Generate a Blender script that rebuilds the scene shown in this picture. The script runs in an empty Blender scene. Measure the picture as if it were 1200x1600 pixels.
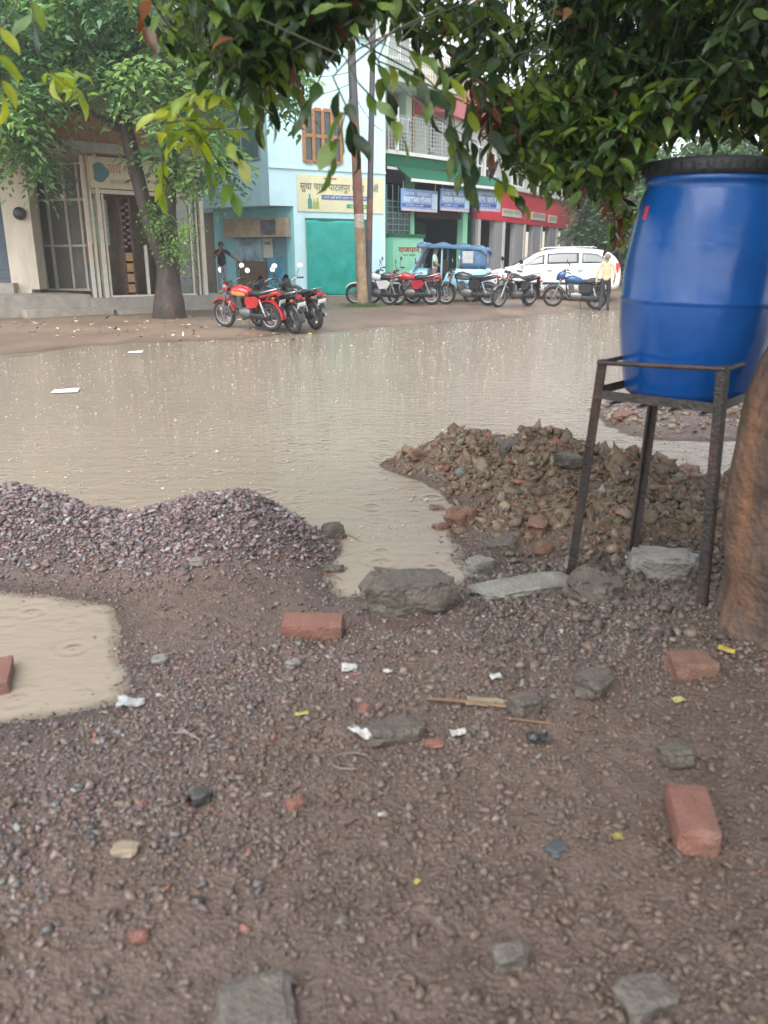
EXPOSURE, HAZE = 1.50, .0018
import bpy, bmesh, math, random
import numpy as np
from mathutils import Vector, Matrix, Euler, noise

R = math.radians
random.seed(11)
rng = np.random.default_rng(11)
scene = bpy.context.scene
COL = scene.collection
PI = math.pi

# ---------------------------------------------------------------- camera model
CAM_H, PITCH, FPX = 1.5, R(17.5), 1250.0          # metres, radians, focal length in photo pixels (1200 x 1600)
CP, SP = math.cos(PITCH), math.sin(PITCH)

def ray(px, py):
    a, b = (px - 600) / FPX, (800 - py) / FPX
    return Vector((a, CP + b * SP, -SP + b * CP))

def P(px, py, Y):
    d = ray(px, py)
    t = Y / d.y
    return Vector((d.x * t, Y, CAM_H + d.z * t))

def G(px, py, z=0.0):
    d = ray(px, py)
    t = (z - CAM_H) / d.z
    return Vector((d.x * t, d.y * t, z))

# ---------------------------------------------------------------- noise + ground shape
_tab = np.random.default_rng(3).random((256, 256))

def vnoise(x, y):
    x = np.asarray(x, float); y = np.asarray(y, float)
    xi = np.floor(x).astype(int); yi = np.floor(y).astype(int)
    fx = x - xi; fy = y - yi
    fx = fx * fx * (3 - 2 * fx); fy = fy * fy * (3 - 2 * fy)
    a = _tab[xi & 255, yi & 255]; b = _tab[(xi + 1) & 255, yi & 255]
    c = _tab[xi & 255, (yi + 1) & 255]; d = _tab[(xi + 1) & 255, (yi + 1) & 255]
    return (a * (1 - fx) + b * fx) * (1 - fy) + (c * (1 - fx) + d * fx) * fy - 0.5

def fbm(x, y, o=4):
    s = 0; a = 1.0
    for k in range(o):
        s = s + a * vnoise(x * 2 ** k + 17.3 * k, y * 2 ** k + 5.1 * k)
        a *= 0.5
    return s

def sdpoly(x, y, poly):
    """signed distance, positive inside"""
    best = np.full(np.shape(x), 1e9)
    inside = np.zeros(np.shape(x), bool)
    n = len(poly)
    for i in range(n):
        ax, ay = poly[i]; bx, by = poly[(i + 1) % n]
        dx, dy = bx - ax, by - ay
        t = np.clip(((x - ax) * dx + (y - ay) * dy) / (dx * dx + dy * dy + 1e-12), 0, 1)
        d = np.hypot(x - ax - t * dx, y - ay - t * dy)
        best = np.minimum(best, d)
        cond = ((ay > y) != (by > y)) & (x < (bx - ax) * (y - ay) / ((by - ay) if by != ay else 1e-12) + ax)
        inside ^= cond
    return np.where(inside, best, -best)

def g2(px, py, z=0.0):
    v = G(px, py, z); return (v.x, v.y)

NEAR_LAND = [(-9, 2.35), g2(-200, 1140), g2(0, 1132), g2(60, 1120), g2(120, 1112), g2(190, 1096), g2(205, 1050), g2(190, 990), g2(165, 950),
             g2(100, 934), g2(30, 925), g2(-60, 915), (-3.6, 3.6), (-9, 3.5), (-9, 4.5), (-3.2, 4.7), (-2.0, 4.62), (-1.55, 4.4), (-1.3, 4.38), (-0.7, 4.6), (-0.35, 4.35),
             g2(522, 858), g2(505, 885), g2(508, 915), g2(540, 934), g2(590, 930), g2(700, 918), g2(748, 902), g2(722, 880), g2(712, 845), g2(742, 795),
             g2(742, 765), g2(690, 752), g2(640, 742), g2(612, 728), (0.15, 6.25), (0.7, 6.6), (1.3, 6.3), (1.85, 5.75), g2(1010, 722),
             g2(1085, 768), g2(1150, 775), (3.4, 4.7), (9, 4.4), (9, -8), (-9, -8)]
FAR_LAND = [g2(-700, 575), g2(0, 558), g2(90, 548), g2(180, 538), g2(300, 532), g2(420, 527), g2(520, 518), g2(600, 511), g2(680, 507), g2(760, 501),
            g2(850, 490), g2(905, 483), g2(1000, 478), (30, 24.5), (70, 27), (70, 130), (-90, 130), (-90, 16)]
MUD_BANK = [g2(935, 640), g2(970, 622), g2(1010, 612), g2(1100, 606), g2(1250, 600), g2(1300, 690), g2(1140, 688), g2(1050, 690), g2(985, 680), g2(950, 664)]
GRAVEL = [(-3.6, 4.15, .25, .62), (-2.9, 4.12, .24, .62), (-2.3, 4.12, .25, .62), (-1.82, 4.12, .235, .58), (-1.40, 4.06, .15, .5), (-1.0, 4.02, .25, .60), (-0.76, 4.05, .275, .56), (-0.62, 4.05, .20, .44)]
RUBBLE = [(.16, 5.95, .06, .26), (.40, 5.9, .12, .44), (.76, 5.85, .23, .70), (1.15, 5.4, .25, 1.0), (1.6, 5.0, .185, .95), (1.9, 4.75, .14, .8), (2.5, 4.5, .10, .7)]
RUBBLE_FRONT = [(.92, 4.45, .14, .62), (1.4, 4.3, .14, .6), (1.9, 4.2, .12, .6)]

def bell(x, y, pts):
    h = np.zeros(np.shape(x))
    for i in range(len(pts)):
        for k in range(5 if i < len(pts) - 1 else 1):
            t = k / 5
            a = pts[i]; b = pts[min(i + 1, len(pts) - 1)]
            cx, cy, ch, cr = [a[j] * (1 - t) + b[j] * t for j in range(4)]
            d = np.hypot(x - cx, y - cy) / cr
            h = np.maximum(h, ch * np.where(d < 1, 0.5 + 0.5 * np.cos(PI * np.clip(d, 0, 1)), 0))
    return h

def heaps(x, y):
    g = bell(x, y, GRAVEL)
    r = np.maximum(bell(x, y, RUBBLE), bell(x, y, RUBBLE_FRONT))
    return g, r

def gh(x, y):
    x = np.asarray(x, float); y = np.asarray(y, float)
    wob = 0.12 * fbm(x * 1.7, y * 1.7, 4) + 0.075 * fbm(x * 7, y * 7, 5)
    near = sdpoly(x, y, NEAR_LAND) + wob * 0.6
    zn = np.where(near > 0, 0.055 * (1 - np.exp(-near * 3.0)) + 0.05 * (1 - np.exp(-near * 0.5)), np.maximum(near * 0.10, -0.14))
    zn = zn + np.where(near > 0, 1, 0) * 0.085 * np.exp(-(((x - 1.35) / .75) ** 2 + ((y - 2.75) / .62) ** 2)) * np.clip(near * 4, 0, 1)
    bumps = 0.030 * fbm(x * 2.3 + 9, y * 2.3, 3) + 0.022 * fbm(x * 8, y * 8, 3)
    zn = zn + np.where(near > 0, np.clip(near * 3, 0, 1), 0) * bumps
    far = sdpoly(x, y, FAR_LAND) + wob * 4 + 0.9 * fbm(x * .5 + 3, y * .5, 4)
    hi = 0.13 + 0.15 * np.clip((x - 1.2) / 2.5, 0, 1)
    zf = np.where(far > 0, np.minimum(hi * (1 - np.exp(-far * 0.5)), far * 0.10), np.maximum(far * 0.05, -0.14))
    zf = zf + np.where(far > 0, np.clip(far, 0, 1), 0) * 0.04 * fbm(x * 0.6, y * 0.6, 4)
    bank = sdpoly(x, y, MUD_BANK) + wob
    zb = np.where(bank > 0, 0.10 * (1 - np.exp(-bank * 3)) + 0.05 * fbm(x * 3, y * 3, 4) * np.clip(bank * 5, 0, 1), np.maximum(bank * 0.16, -0.14))
    z = np.maximum(np.maximum(zn, zf), zb)
    g, r = heaps(x, y)
    z = z + g * (1 + 0.30 * fbm(x * 3.1, y * 3.1, 3)) + r * (1 + 0.55 * fbm(x * 3.7 + 3, y * 3.7, 5)) + np.clip(r * 8, 0, 1) * 0.05 * fbm(x * 9, y * 9, 4)
    return z

def ground_z(x, y):
    return float(gh(np.array([x]), np.array([y]))[0])

def GG(px, py):
    """point of the real ground seen at a photo pixel"""
    z = 0.05
    for _ in range(6):
        v = G(px, py, z)
        z = ground_z(v.x, v.y)
    v = G(px, py, z)
    return Vector((v.x, v.y, ground_z(v.x, v.y)))

# ---------------------------------------------------------------- materials
def lin(h):
    h = h.lstrip('#')
    c = [int(h[i:i + 2], 16) / 255 for i in (0, 2, 4)]
    return tuple(x / 12.92 if x < .04045 else ((x + .055) / 1.055) ** 2.4 for x in c)

MATS = {}

def mat(name, col=(.5, .5, .5), rough=.6, metal=0.0, var=.18, scale=6.0, bump=0.0, bscale=40.0, dirt=0.0, dirtcol=(.12, .10, .08),
        dscale=(1.2, 1.2, .35), attr=None, spec=.5, coat=0.0, emit=None, wave=None):
    """procedural principled material: mottled colour, stains with their own shape, fine bump"""
    if name in MATS:
        return MATS[name]
    m = bpy.data.materials.new(name); m.use_nodes = True
    nt = m.node_tree; N = nt.nodes; L = nt.links
    b = N['Principled BSDF']
    tc = N.new('ShaderNodeTexCoord')
    co = tc.outputs['Object']
    nz = N.new('ShaderNodeTexNoise'); nz.inputs['Scale'].default_value = scale; nz.inputs['Detail'].default_value = 6; nz.inputs['Roughness'].default_value = .6
    L.new(co, nz.inputs['Vector'])
    mix = N.new('ShaderNodeMix'); mix.data_type = 'RGBA'
    rm = N.new('ShaderNodeMapRange'); rm.inputs[1].default_value = .3; rm.inputs[2].default_value = .7
    L.new(nz.outputs[0], rm.inputs[0]); L.new(rm.outputs[0], mix.inputs[0])
    if attr:
        at = N.new('ShaderNodeAttribute'); at.attribute_name = attr
        h1 = N.new('ShaderNodeHueSaturation'); h1.inputs['Value'].default_value = 1 - var
        h2 = N.new('ShaderNodeHueSaturation'); h2.inputs['Value'].default_value = 1 + var
        L.new(at.outputs['Color'], h1.inputs['Color']); L.new(at.outputs['Color'], h2.inputs['Color'])
        L.new(h1.outputs[0], mix.inputs[6]); L.new(h2.outputs[0], mix.inputs[7])
    else:
        mix.inputs[6].default_value = (*[c * (1 - var) for c in col], 1)
        mix.inputs[7].default_value = (*[min(1, c * (1 + var)) for c in col], 1)
    out = mix.outputs[2]
    if dirt > 0:
        mp = N.new('ShaderNodeMapping'); mp.inputs['Scale'].default_value = dscale
        L.new(co, mp.inputs[0])
        n2 = N.new('ShaderNodeTexNoise'); n2.inputs['Scale'].default_value = 1.6; n2.inputs['Detail'].default_value = 8; n2.inputs['Roughness'].default_value = .68
        L.new(mp.outputs[0], n2.inputs['Vector'])
        r2 = N.new('ShaderNodeMapRange'); r2.inputs[1].default_value = .47; r2.inputs[2].default_value = .72; r2.inputs[4].default_value = dirt
        L.new(n2.outputs[0], r2.inputs[0])
        mx = N.new('ShaderNodeMix'); mx.data_type = 'RGBA'
        L.new(r2.outputs[0], mx.inputs[0]); L.new(out, mx.inputs[6]); mx.inputs[7].default_value = (*dirtcol, 1)
        out = mx.outputs[2]
    L.new(out, b.inputs['Base Color'])
    rr = N.new('ShaderNodeMapRange'); rr.inputs[3].default_value = max(.02, rough - .12); rr.inputs[4].default_value = min(1, rough + .12)
    L.new(nz.outputs[0], rr.inputs[0]); L.new(rr.outputs[0], b.inputs['Roughness'])
    b.inputs['Metallic'].default_value = metal
    b.inputs['Specular IOR Level'].default_value = spec
    if coat: b.inputs['Coat Weight'].default_value = coat; b.inputs['Coat Roughness'].default_value = .08
    hsrc = None
    if bump > 0:
        n3 = N.new('ShaderNodeTexNoise'); n3.inputs['Scale'].default_value = bscale; n3.inputs['Detail'].default_value = 5
        L.new(co, n3.inputs['Vector']); hsrc = n3.outputs[0]
    if wave:
        wv = N.new('ShaderNodeTexWave'); wv.bands_direction = wave[0]; wv.inputs['Scale'].default_value = wave[1]; wv.inputs['Distortion'].default_value = .3
        L.new(co, wv.inputs['Vector']); hsrc = wv.outputs['Fac']
    if hsrc is not None:
        bp = N.new('ShaderNodeBump'); bp.inputs['Strength'].default_value = bump; bp.inputs['Distance'].default_value = .02
        L.new(hsrc, bp.inputs['Height']); L.new(bp.outputs[0], b.inputs['Normal'])
    if emit:
        b.inputs['Emission Color'].default_value = (*emit[0], 1); b.inputs['Emission Strength'].default_value = emit[1]
    MATS[name] = m
    return m

def glass_mat(name, tint=(.8, .85, .85), refl=.12, dark=0.0, rough=.03):
    """window pane: clear sheet with a fresnel reflection and a pale diffuse film"""
    if name in MATS: return MATS[name]
    m = bpy.data.materials.new(name); m.use_nodes = True
    nt = m.node_tree; N = nt.nodes; L = nt.links
    N.remove(N['Principled BSDF'])
    tr = N.new('ShaderNodeBsdfTransparent'); tr.inputs[0].default_value = (*tint, 1)
    gl = N.new('ShaderNodeBsdfGlossy'); gl.inputs['Roughness'].default_value = rough
    df = N.new('ShaderNodeBsdfDiffuse'); df.inputs[0].default_value = (.45, .42, .38, 1)
    fr = N.new('ShaderNodeFresnel'); fr.inputs[0].default_value = 1.5
    ad = N.new('ShaderNodeMath'); ad.operation = 'ADD'; ad.inputs[1].default_value = refl; ad.use_clamp = True
    L.new(fr.outputs[0], ad.inputs[0])
    nz = N.new('ShaderNodeTexNoise'); nz.inputs['Scale'].default_value = 3; nz.inputs['Detail'].default_value = 6
    tc = N.new('ShaderNodeTexCoord'); L.new(tc.outputs['Object'], nz.inputs['Vector'])
    mr = N.new('ShaderNodeMapRange'); mr.inputs[3].default_value = dark * .6; mr.inputs[4].default_value = dark * 1.2
    L.new(nz.outputs[0], mr.inputs[0])
    m1 = N.new('ShaderNodeMixShader'); L.new(mr.outputs[0], m1.inputs[0]); L.new(tr.outputs[0], m1.inputs[1]); L.new(df.outputs[0], m1.inputs[2])
    m2 = N.new('ShaderNodeMixShader'); L.new(ad.outputs[0], m2.inputs[0]); L.new(m1.outputs[0], m2.inputs[1]); L.new(gl.outputs[0], m2.inputs[2])
    L.new(m2.outputs[0], N['Material Output'].inputs[0])
    MATS[name] = m
    return m

def leaf_mat(name, rough=.35, trans=.35):
    if name in MATS: return MATS[name]
    m = bpy.data.materials.new(name); m.use_nodes = True
    nt = m.node_tree; N = nt.nodes; L = nt.links
    b = N['Principled BSDF']; b.inputs['Roughness'].default_value = rough
    at = N.new('ShaderNodeAttribute'); at.attribute_name = 'Col'
    nz = N.new('ShaderNodeTexNoise'); nz.inputs['Scale'].default_value = 30
    tc = N.new('ShaderNodeTexCoord'); L.new(tc.outputs['Object'], nz.inputs['Vector'])
    hs = N.new('ShaderNodeHueSaturation'); mr = N.new('ShaderNodeMapRange'); mr.inputs[3].default_value = .75; mr.inputs[4].default_value = 1.25
    L.new(nz.outputs[0], mr.inputs[0]); L.new(mr.outputs[0], hs.inputs['Value']); L.new(at.outputs['Color'], hs.inputs['Color'])
    L.new(hs.outputs[0], b.inputs['Base Color'])
    t = N.new('ShaderNodeBsdfTranslucent')
    h2 = N.new('ShaderNodeHueSaturation'); h2.inputs['Value'].default_value = 1.7; h2.inputs['Hue'].default_value = .485; h2.inputs['Saturation'].default_value = 1.1
    L.new(hs.outputs[0], h2.inputs['Color']); L.new(h2.outputs[0], t.inputs[0])
    mx = N.new('ShaderNodeMixShader'); mx.inputs[0].default_value = trans
    L.new(b.outputs[0], mx.inputs[1]); L.new(t.outputs[0], mx.inputs[2]); L.new(mx.outputs[0], N['Material Output'].inputs[0])
    MATS[name] = m
    return m

# ---------------------------------------------------------------- mesh building
ORG = {}

def props(o, label=None, cat=None, group=None, kind=None):
    if label: o['label'] = label
    if cat: o['category'] = cat
    if group: o['group'] = group
    if kind: o['kind'] = kind
    return o

def empty(name, loc, label, cat, group=None, rz=0.0, rx=0.0, ry=0.0):
    o = bpy.data.objects.new(name, None); COL.objects.link(o)
    o.location = loc; o.rotation_euler = (rx, ry, rz); o.empty_display_size = .1
    ORG[o.name] = Vector(loc)
    return props(o, label, cat, group)

class MB:
    def __init__(s): s.v = []; s.f = []; s.mi = []
    def add(s, vs, fs, mi=0):
        k = len(s.v)
        s.v.extend([tuple(v) for v in vs]); s.f.extend([tuple(i + k for i in f) for f in fs]); s.mi.extend([mi] * len(fs))
        return s
    def box(s, c, d, rot=None, mi=0):
        hx, hy, hz = d[0] / 2, d[1] / 2, d[2] / 2
        vs = [Vector((x, y, z)) for x in (-hx, hx) for y in (-hy, hy) for z in (-hz, hz)]
        if rot is not None: vs = [rot @ v for v in vs]
        c = Vector(c)
        return s.add([v + c for v in vs], [(0, 1, 3, 2), (4, 6, 7, 5), (0, 4, 5, 1), (2, 3, 7, 6), (0, 2, 6, 4), (1, 5, 7, 3)], mi)
    def bbox(s, c, d, bev=.01, rot=None, mi=0):
        """box with chamfered edges"""
        hx, hy, hz = [max(q / 2, bev * 1.01) for q in d]
        bm = bmesh.new(); bmesh.ops.create_cube(bm, size=1)
        for v in bm.verts: v.co = Vector((v.co.x * 2 * hx, v.co.y * 2 * hy, v.co.z * 2 * hz))
        bmesh.ops.bevel(bm, geom=bm.edges[:], offset=bev, segments=2, affect='EDGES')
        bm.verts.index_update()
        c = Vector(c)
        vs = [((rot @ v.co) if rot is not None else v.co) + c for v in bm.verts]
        fs = [[v.index for v in f.verts] for f in bm.faces]
        bm.free()
        return s.add(vs, fs, mi)
    def fbox(s, F, u0, u1, z0, z1, d0, d1, mi=0):
        """box on a facade frame: along u, up z, outward d"""
        vs = [F.X(u, d, z) for u in (u0, u1) for d in (d0, d1) for z in (z0, z1)]
        return s.add(vs, [(0, 1, 3, 2), (4, 6, 7, 5), (0, 4, 5, 1), (2, 3, 7, 6), (0, 2, 6, 4), (1, 5, 7, 3)], mi)
    def pbox(s, F, px0, py0, px1, py1, d0, d1, mi=0):
        """fbox given by the photo's pixels on the facade plane"""
        u0 = F.uz(px0, (py0 + py1) / 2)[0]; u1 = F.uz(px1, (py0 + py1) / 2)[0]
        z1 = F.uz((px0 + px1) / 2, py0)[1]; z0 = F.uz((px0 + px1) / 2, py1)[1]
        return s.fbox(F, u0, u1, z0, z1, d0, d1, mi)
    def tube(s, pts, r, n=8, cap=True, mi=0, flat=1.0):
        pts = [Vector(p) for p in pts]; m = len(pts)
        rs = [r] * m if not hasattr(r, '__len__') else list(r)
        k = len(s.v); prev = None
        for i, p in enumerate(pts):
            t = (pts[min(i + 1, m - 1)] - pts[max(i - 1, 0)]).normalized()
            if prev is None:
                a = t.orthogonal().normalized()
                if abs(t.z) < .95:
                    a = t.cross(Vector((0, 0, 1))).normalized()
            else:
                a = (prev - t * prev.dot(t)).normalized()
            prev = a; b = t.cross(a)
            for j in range(n):
                th = 2 * PI * j / n
                s.v.append(tuple(p + rs[i] * (a * math.cos(th) + b * math.sin(th) * flat)))
        for i in range(m - 1):
            for j in range(n):
                s.f.append((k + i * n + j, k + i * n + (j + 1) % n, k + (i + 1) * n + (j + 1) % n, k + (i + 1) * n + j)); s.mi.append(mi)
        if cap:
            s.f.append(tuple(k + j for j in reversed(range(n)))); s.mi.append(mi)
            s.f.append(tuple(k + (m - 1) * n + j for j in range(n))); s.mi.append(mi)
        return s
    def lathe(s, prof, n=24, M=None, mi=0, cap=True):
        k = len(s.v); M = M or Matrix()
        for r, z in prof:
            for j in range(n):
                th = 2 * PI * j / n
                s.v.append(tuple(M @ Vector((r * math.cos(th), r * math.sin(th), z))))
        m = len(prof)
        for i in range(m - 1):
            for j in range(n):
                s.f.append((k + i * n + j, k + i * n + (j + 1) % n, k + (i + 1) * n + (j + 1) % n, k + (i + 1) * n + j)); s.mi.append(mi)
        if cap:
            s.f.append(tuple(k + j for j in reversed(range(n)))); s.mi.append(mi)
            s.f.append(tuple(k + (m - 1) * n + j for j in range(n))); s.mi.append(mi)
        return s
    def prism(s, poly, h0, h1, M=None, mi=0):
        """poly in local xy, extruded along local z"""
        M = M or Matrix(); n = len(poly)
        vs = [M @ Vector((x, y, h0)) for x, y in poly] + [M @ Vector((x, y, h1)) for x, y in poly]
        fs = [tuple(reversed(range(n))), tuple(range(n, 2 * n))] + [(i, (i + 1) % n, n + (i + 1) % n, n + i) for i in range(n)]
        return s.add(vs, fs, mi)
    def loft(s, rings, cap=True, mi=0, closed=True):
        n = len(rings[0]); k = len(s.v)
        for r in rings: s.v.extend([tuple(p) for p in r])
        for i in range(len(rings) - 1):
            for j in range(n if closed else n - 1):
                s.f.append((k + i * n + j, k + i * n + (j + 1) % n, k + (i + 1) * n + (j + 1) % n, k + (i + 1) * n + j)); s.mi.append(mi)
        if cap and closed:
            s.f.append(tuple(k + j for j in reversed(range(n)))); s.mi.append(mi)
            s.f.append(tuple(k + (len(rings) - 1) * n + j for j in range(n))); s.mi.append(mi)
        return s
    def sell(s, secs, n=16, mi=0, e=2.4):
        """loft along x of super-ellipses (x, cy, cz, hw, hh)"""
        rings = []
        for x, cy, cz, hw, hh in secs:
            ring = []
            for j in range(n):
                t = 2 * PI * j / n; c, q = math.cos(t), math.sin(t)
                ring.append(Vector((x, cy + hw * math.copysign(abs(c) ** (2 / e), c), cz + hh * math.copysign(abs(q) ** (2 / e), q))))
            rings.append(ring)
        return s.loft(rings, True, mi)
    def sheet(s, fn, nu, nv, mi=0):
        k = len(s.v)
        for i in range(nu + 1):
            for j in range(nv + 1):
                s.v.append(tuple(fn(i / nu, j / nv)))
        for i in range(nu):
            for j in range(nv):
                a = k + i * (nv + 1) + j
                s.f.append((a, a + nv + 1, a + nv + 2, a + 1)); s.mi.append(mi)
        return s
    def xf(s, M):
        s.v = [tuple(M @ Vector(v)) for v in s.v]; return s
    def build(s, name, mats, parent=None, loc=None, smooth=False, world=True, label=None, cat=None, group=None, kind=None, cols=None):
        me = bpy.data.meshes.new(name)
        org = Vector((0, 0, 0))
        if parent is not None and world: org = ORG[parent.name]
        elif parent is None and loc is not None: org = Vector(loc)
        me.from_pydata([(a - org.x, b - org.y, c - org.z) for a, b, c in s.v], [], s.f)
        if not isinstance(mats, (list, tuple)): mats = [mats]
        for m in mats: me.materials.append(m)
        if len(mats) > 1: me.polygons.foreach_set('material_index', s.mi)
        bm = bmesh.new(); bm.from_mesh(me); bmesh.ops.recalc_face_normals(bm, faces=bm.faces[:]); bm.to_mesh(me); bm.free()
        if smooth is not False:
            me.polygons.foreach_set('use_smooth', [True] * len(me.polygons))
            me.set_sharp_from_angle(angle=R(38 if smooth is True else smooth))
        if cols is not None:
            ca = me.color_attributes.new('Col', 'FLOAT_COLOR', 'POINT')
            ca.data.foreach_set('color', np.asarray(cols, dtype=np.float32).ravel())
        me.update()
        o = bpy.data.objects.new(name, me); COL.objects.link(o)
        if parent is not None:
            o.parent = parent; ORG[o.name] = ORG[parent.name] if world else Vector((0, 0, 0))
        elif loc is not None:
            o.location = loc; ORG[o.name] = Vector(loc)
        else: ORG[o.name] = Vector((0, 0, 0))
        return props(o, label, cat, group, kind)

def np_mesh(name, V, F, mats, cols=None, parent=None, label=None, cat=None, group=None, kind=None, smooth=False, n=3):
    me = bpy.data.meshes.new(name)
    V = np.asarray(V, np.float32); F = np.asarray(F, np.int32)
    if parent is not None: V = V - np.array(ORG[parent.name], np.float32)
    me.vertices.add(len(V)); me.vertices.foreach_set('co', V.ravel())
    me.loops.add(F.size); me.loops.foreach_set('vertex_index', F.ravel())
    me.polygons.add(len(F)); me.polygons.foreach_set('loop_start', np.arange(0, F.size, n, dtype=np.int32))
    if smooth: me.polygons.foreach_set('use_smooth', np.ones(len(F), bool))
    me.materials.append(mats)
    me.update(calc_edges=True)
    if cols is not None:
        ca = me.color_attributes.new('Col', 'FLOAT_COLOR', 'POINT')
        c = np.ones((len(V), 4), np.float32); c[:, :3] = cols
        ca.data.foreach_set('color', c.ravel())
    o = bpy.data.objects.new(name, me); COL.objects.link(o)
    if parent is not None: o.parent = parent; ORG[o.name] = ORG[parent.name]
    return props(o, label, cat, group, kind)

class Fac:
    """a vertical facade plane through two photo columns at given distances"""
    def __init__(s, pa, Ya, pb, Yb):
        a = P(pa, 405, Ya); b = P(pb, 405, Yb)
        s.o = Vector((a.x, a.y, 0)); s.u = Vector((b.x - a.x, b.y - a.y, 0)); s.len = s.u.length; s.u.normalize()
        s.n = Vector((s.u.y, -s.u.x, 0))
        if s.n.dot(s.o) > 0: s.n = -s.n
    def uz(s, px, py):
        d = ray(px, py)
        t = (s.o - Vector((0, 0, CAM_H))).dot(s.n) / d.dot(s.n)
        w = Vector((0, 0, CAM_H)) + d * t
        return (w - s.o).dot(s.u), w.z
    def X(s, u, d, z): return s.o + s.u * u + s.n * d + Vector((0, 0, z))
    def shift(s, d):
        f = Fac.__new__(Fac); f.o = s.o + s.n * d; f.u = s.u; f.n = s.n; f.len = s.len; return f
    def M(s, u, d, z, size=1.0):
        """matrix that stands text / flat art on the facade"""
        c0, c1 = s.u, Vector((0, 0, 1)); c2 = s.n; o = s.X(u, d, z)
        return Matrix(((c0.x * size, c1.x * size, c2.x * size, o.x), (c0.y * size, c1.y * size, c2.y * size, o.y), (c0.z * size, c1.z * size, c2.z * size, o.z), (0, 0, 0, 1)))

def text_into(mb, txt, M, mi=0, depth=.02, width=None, bold=0.0):
    """lettering as mesh; width = wanted width in local units (height is 1 em)"""
    cu = bpy.data.curves.new('lettering', 'FONT'); cu.body = txt; cu.extrude = depth / 2; cu.offset = bold; cu.resolution_u = 2
    ob = bpy.data.objects.new('lettering', cu); COL.objects.link(ob)
    dg = bpy.context.evaluated_depsgraph_get(); dg.update()
    me = bpy.data.meshes.new_from_object(ob.evaluated_get(dg))
    bpy.data.objects.remove(ob); bpy.data.curves.remove(cu)
    if len(me.vertices):
        xs = [v.co.x for v in me.vertices]; x0 = min(xs); w = max(xs) - x0
        sx = width / w if width else 1
        mb.add([M @ Vector(((v.co.x - x0) * sx, v.co.y, v.co.z)) for v in me.vertices], [tuple(p.vertices) for p in me.polygons], mi)
    bpy.data.meshes.remove(me)

def leaves_np(pos, fwd, nrm, length, width, full=True):
    """many leaf blades: returns V, F (tris) and leaf index per vertex"""
    pos, fwd, nrm = map(lambda a: np.asarray(a, float), (pos, fwd, nrm))
    length = np.asarray(length, float)[:, None]; width = np.asarray(width, float)[:, None]
    fwd = fwd / np.linalg.norm(fwd, axis=1, keepdims=True)
    side = np.cross(fwd, nrm); side /= np.linalg.norm(side, axis=1, keepdims=True) + 1e-9
    up = np.cross(side, fwd)
    if full:
        T = [(0, 0, 0), (.22, .36, .05), (.22, 0, 0.0), (.22, -.36, .05), (.52, .5, .05), (.52, 0, -.02), (.52, -.5, .05), (.80, .30, -.02), (.80, 0, -.07), (.80, -.30, -.02), (1, 0, -.16)]
        Fb = [(0, 2, 1), (0, 3, 2), (1, 2, 5), (1, 5, 4), (2, 3, 6), (2, 6, 5), (4, 5, 8), (4, 8, 7), (5, 6, 9), (5, 9, 8), (7, 8, 10), (8, 9, 10)]
    else:
        T = [(0, 0, 0), (.45, .5, .03), (.45, -.5, .03), (1, 0, -.12)]
        Fb = [(0, 2, 1), (1, 2, 3)]
    n = len(pos); k = len(T)
    V = np.zeros((n, k, 3))
    rq = np.random.default_rng(n); bend = rq.uniform(-.2, 2.6, (n, 1)); cup = rq.uniform(-.5, 2.2, (n, 1)); sw = rq.normal(0, .10, (n, 1))
    for i, (t, w, z) in enumerate(T):
        V[:, i] = pos + fwd * length * t + side * (width * w + sw * length * t * t) + up * length * (z * np.where(z > 0, cup, bend))
    F = (np.arange(n)[:, None, None] * k + np.array(Fb)[None]).reshape(-1, 3)
    return V.reshape(-1, 3), F, np.repeat(np.arange(n), k)

def stone_base(sub=1):
    bm = bmesh.new(); bmesh.ops.create_icosphere(bm, subdivisions=sub, radius=1)
    V = np.array([v.co[:] for v in bm.verts]); F = np.array([[v.index for v in f.verts] for f in bm.faces]); bm.free()
    return V, F

def stones_np(pos, size, flat=(.45, .8), sub=1, seed=0, rough=.34):
    r = np.random.default_rng(seed)
    Vb, F = stone_base(sub); n = len(pos); k = len(Vb)
    kinds = []
    for q in range(10):
        s = 1 + r.normal(0, rough, (k, 1))
        W = Vb * s
        for _ in range(5):                                    # chop with planes -> angular chips
            nn = r.normal(size=3); nn /= np.linalg.norm(nn); c = r.uniform(.25, .7)
            dd = W @ nn - c
            W = W - np.clip(dd, 0, None)[:, None] * nn
        kinds.append(W)
    kinds = np.array(kinds)[r.integers(0, 10, n)]
    sc = np.stack([np.ones(n), r.uniform(.5, 1, n), r.uniform(flat[0], flat[1], n)], 1) * np.asarray(size)[:, None]
    W = kinds * sc[:, None, :]
    a, b, c = r.uniform(0, 2 * PI, n), r.normal(0, .35, n), r.normal(0, .35, n)
    ca, sa, cb, sb, cc, s_c = np.cos(a), np.sin(a), np.cos(b), np.sin(b), np.cos(c), np.sin(c)
    x, y, z = W[..., 0], W[..., 1], W[..., 2]
    y, z = y * cb[:, None] - z * sb[:, None], y * sb[:, None] + z * cb[:, None]
    x, z = x * cc[:, None] - z * s_c[:, None], x * s_c[:, None] + z * cc[:, None]
    x, y = x * ca[:, None] - y * sa[:, None], x * sa[:, None] + y * ca[:, None]
    V = np.stack([x, y, z], -1) + np.asarray(pos)[:, None, :]
    FF = (np.arange(n)[:, None, None] * k + F[None]).reshape(-1, 3)
    return V.reshape(-1, 3), FF, np.repeat(np.arange(n), k)

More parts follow.
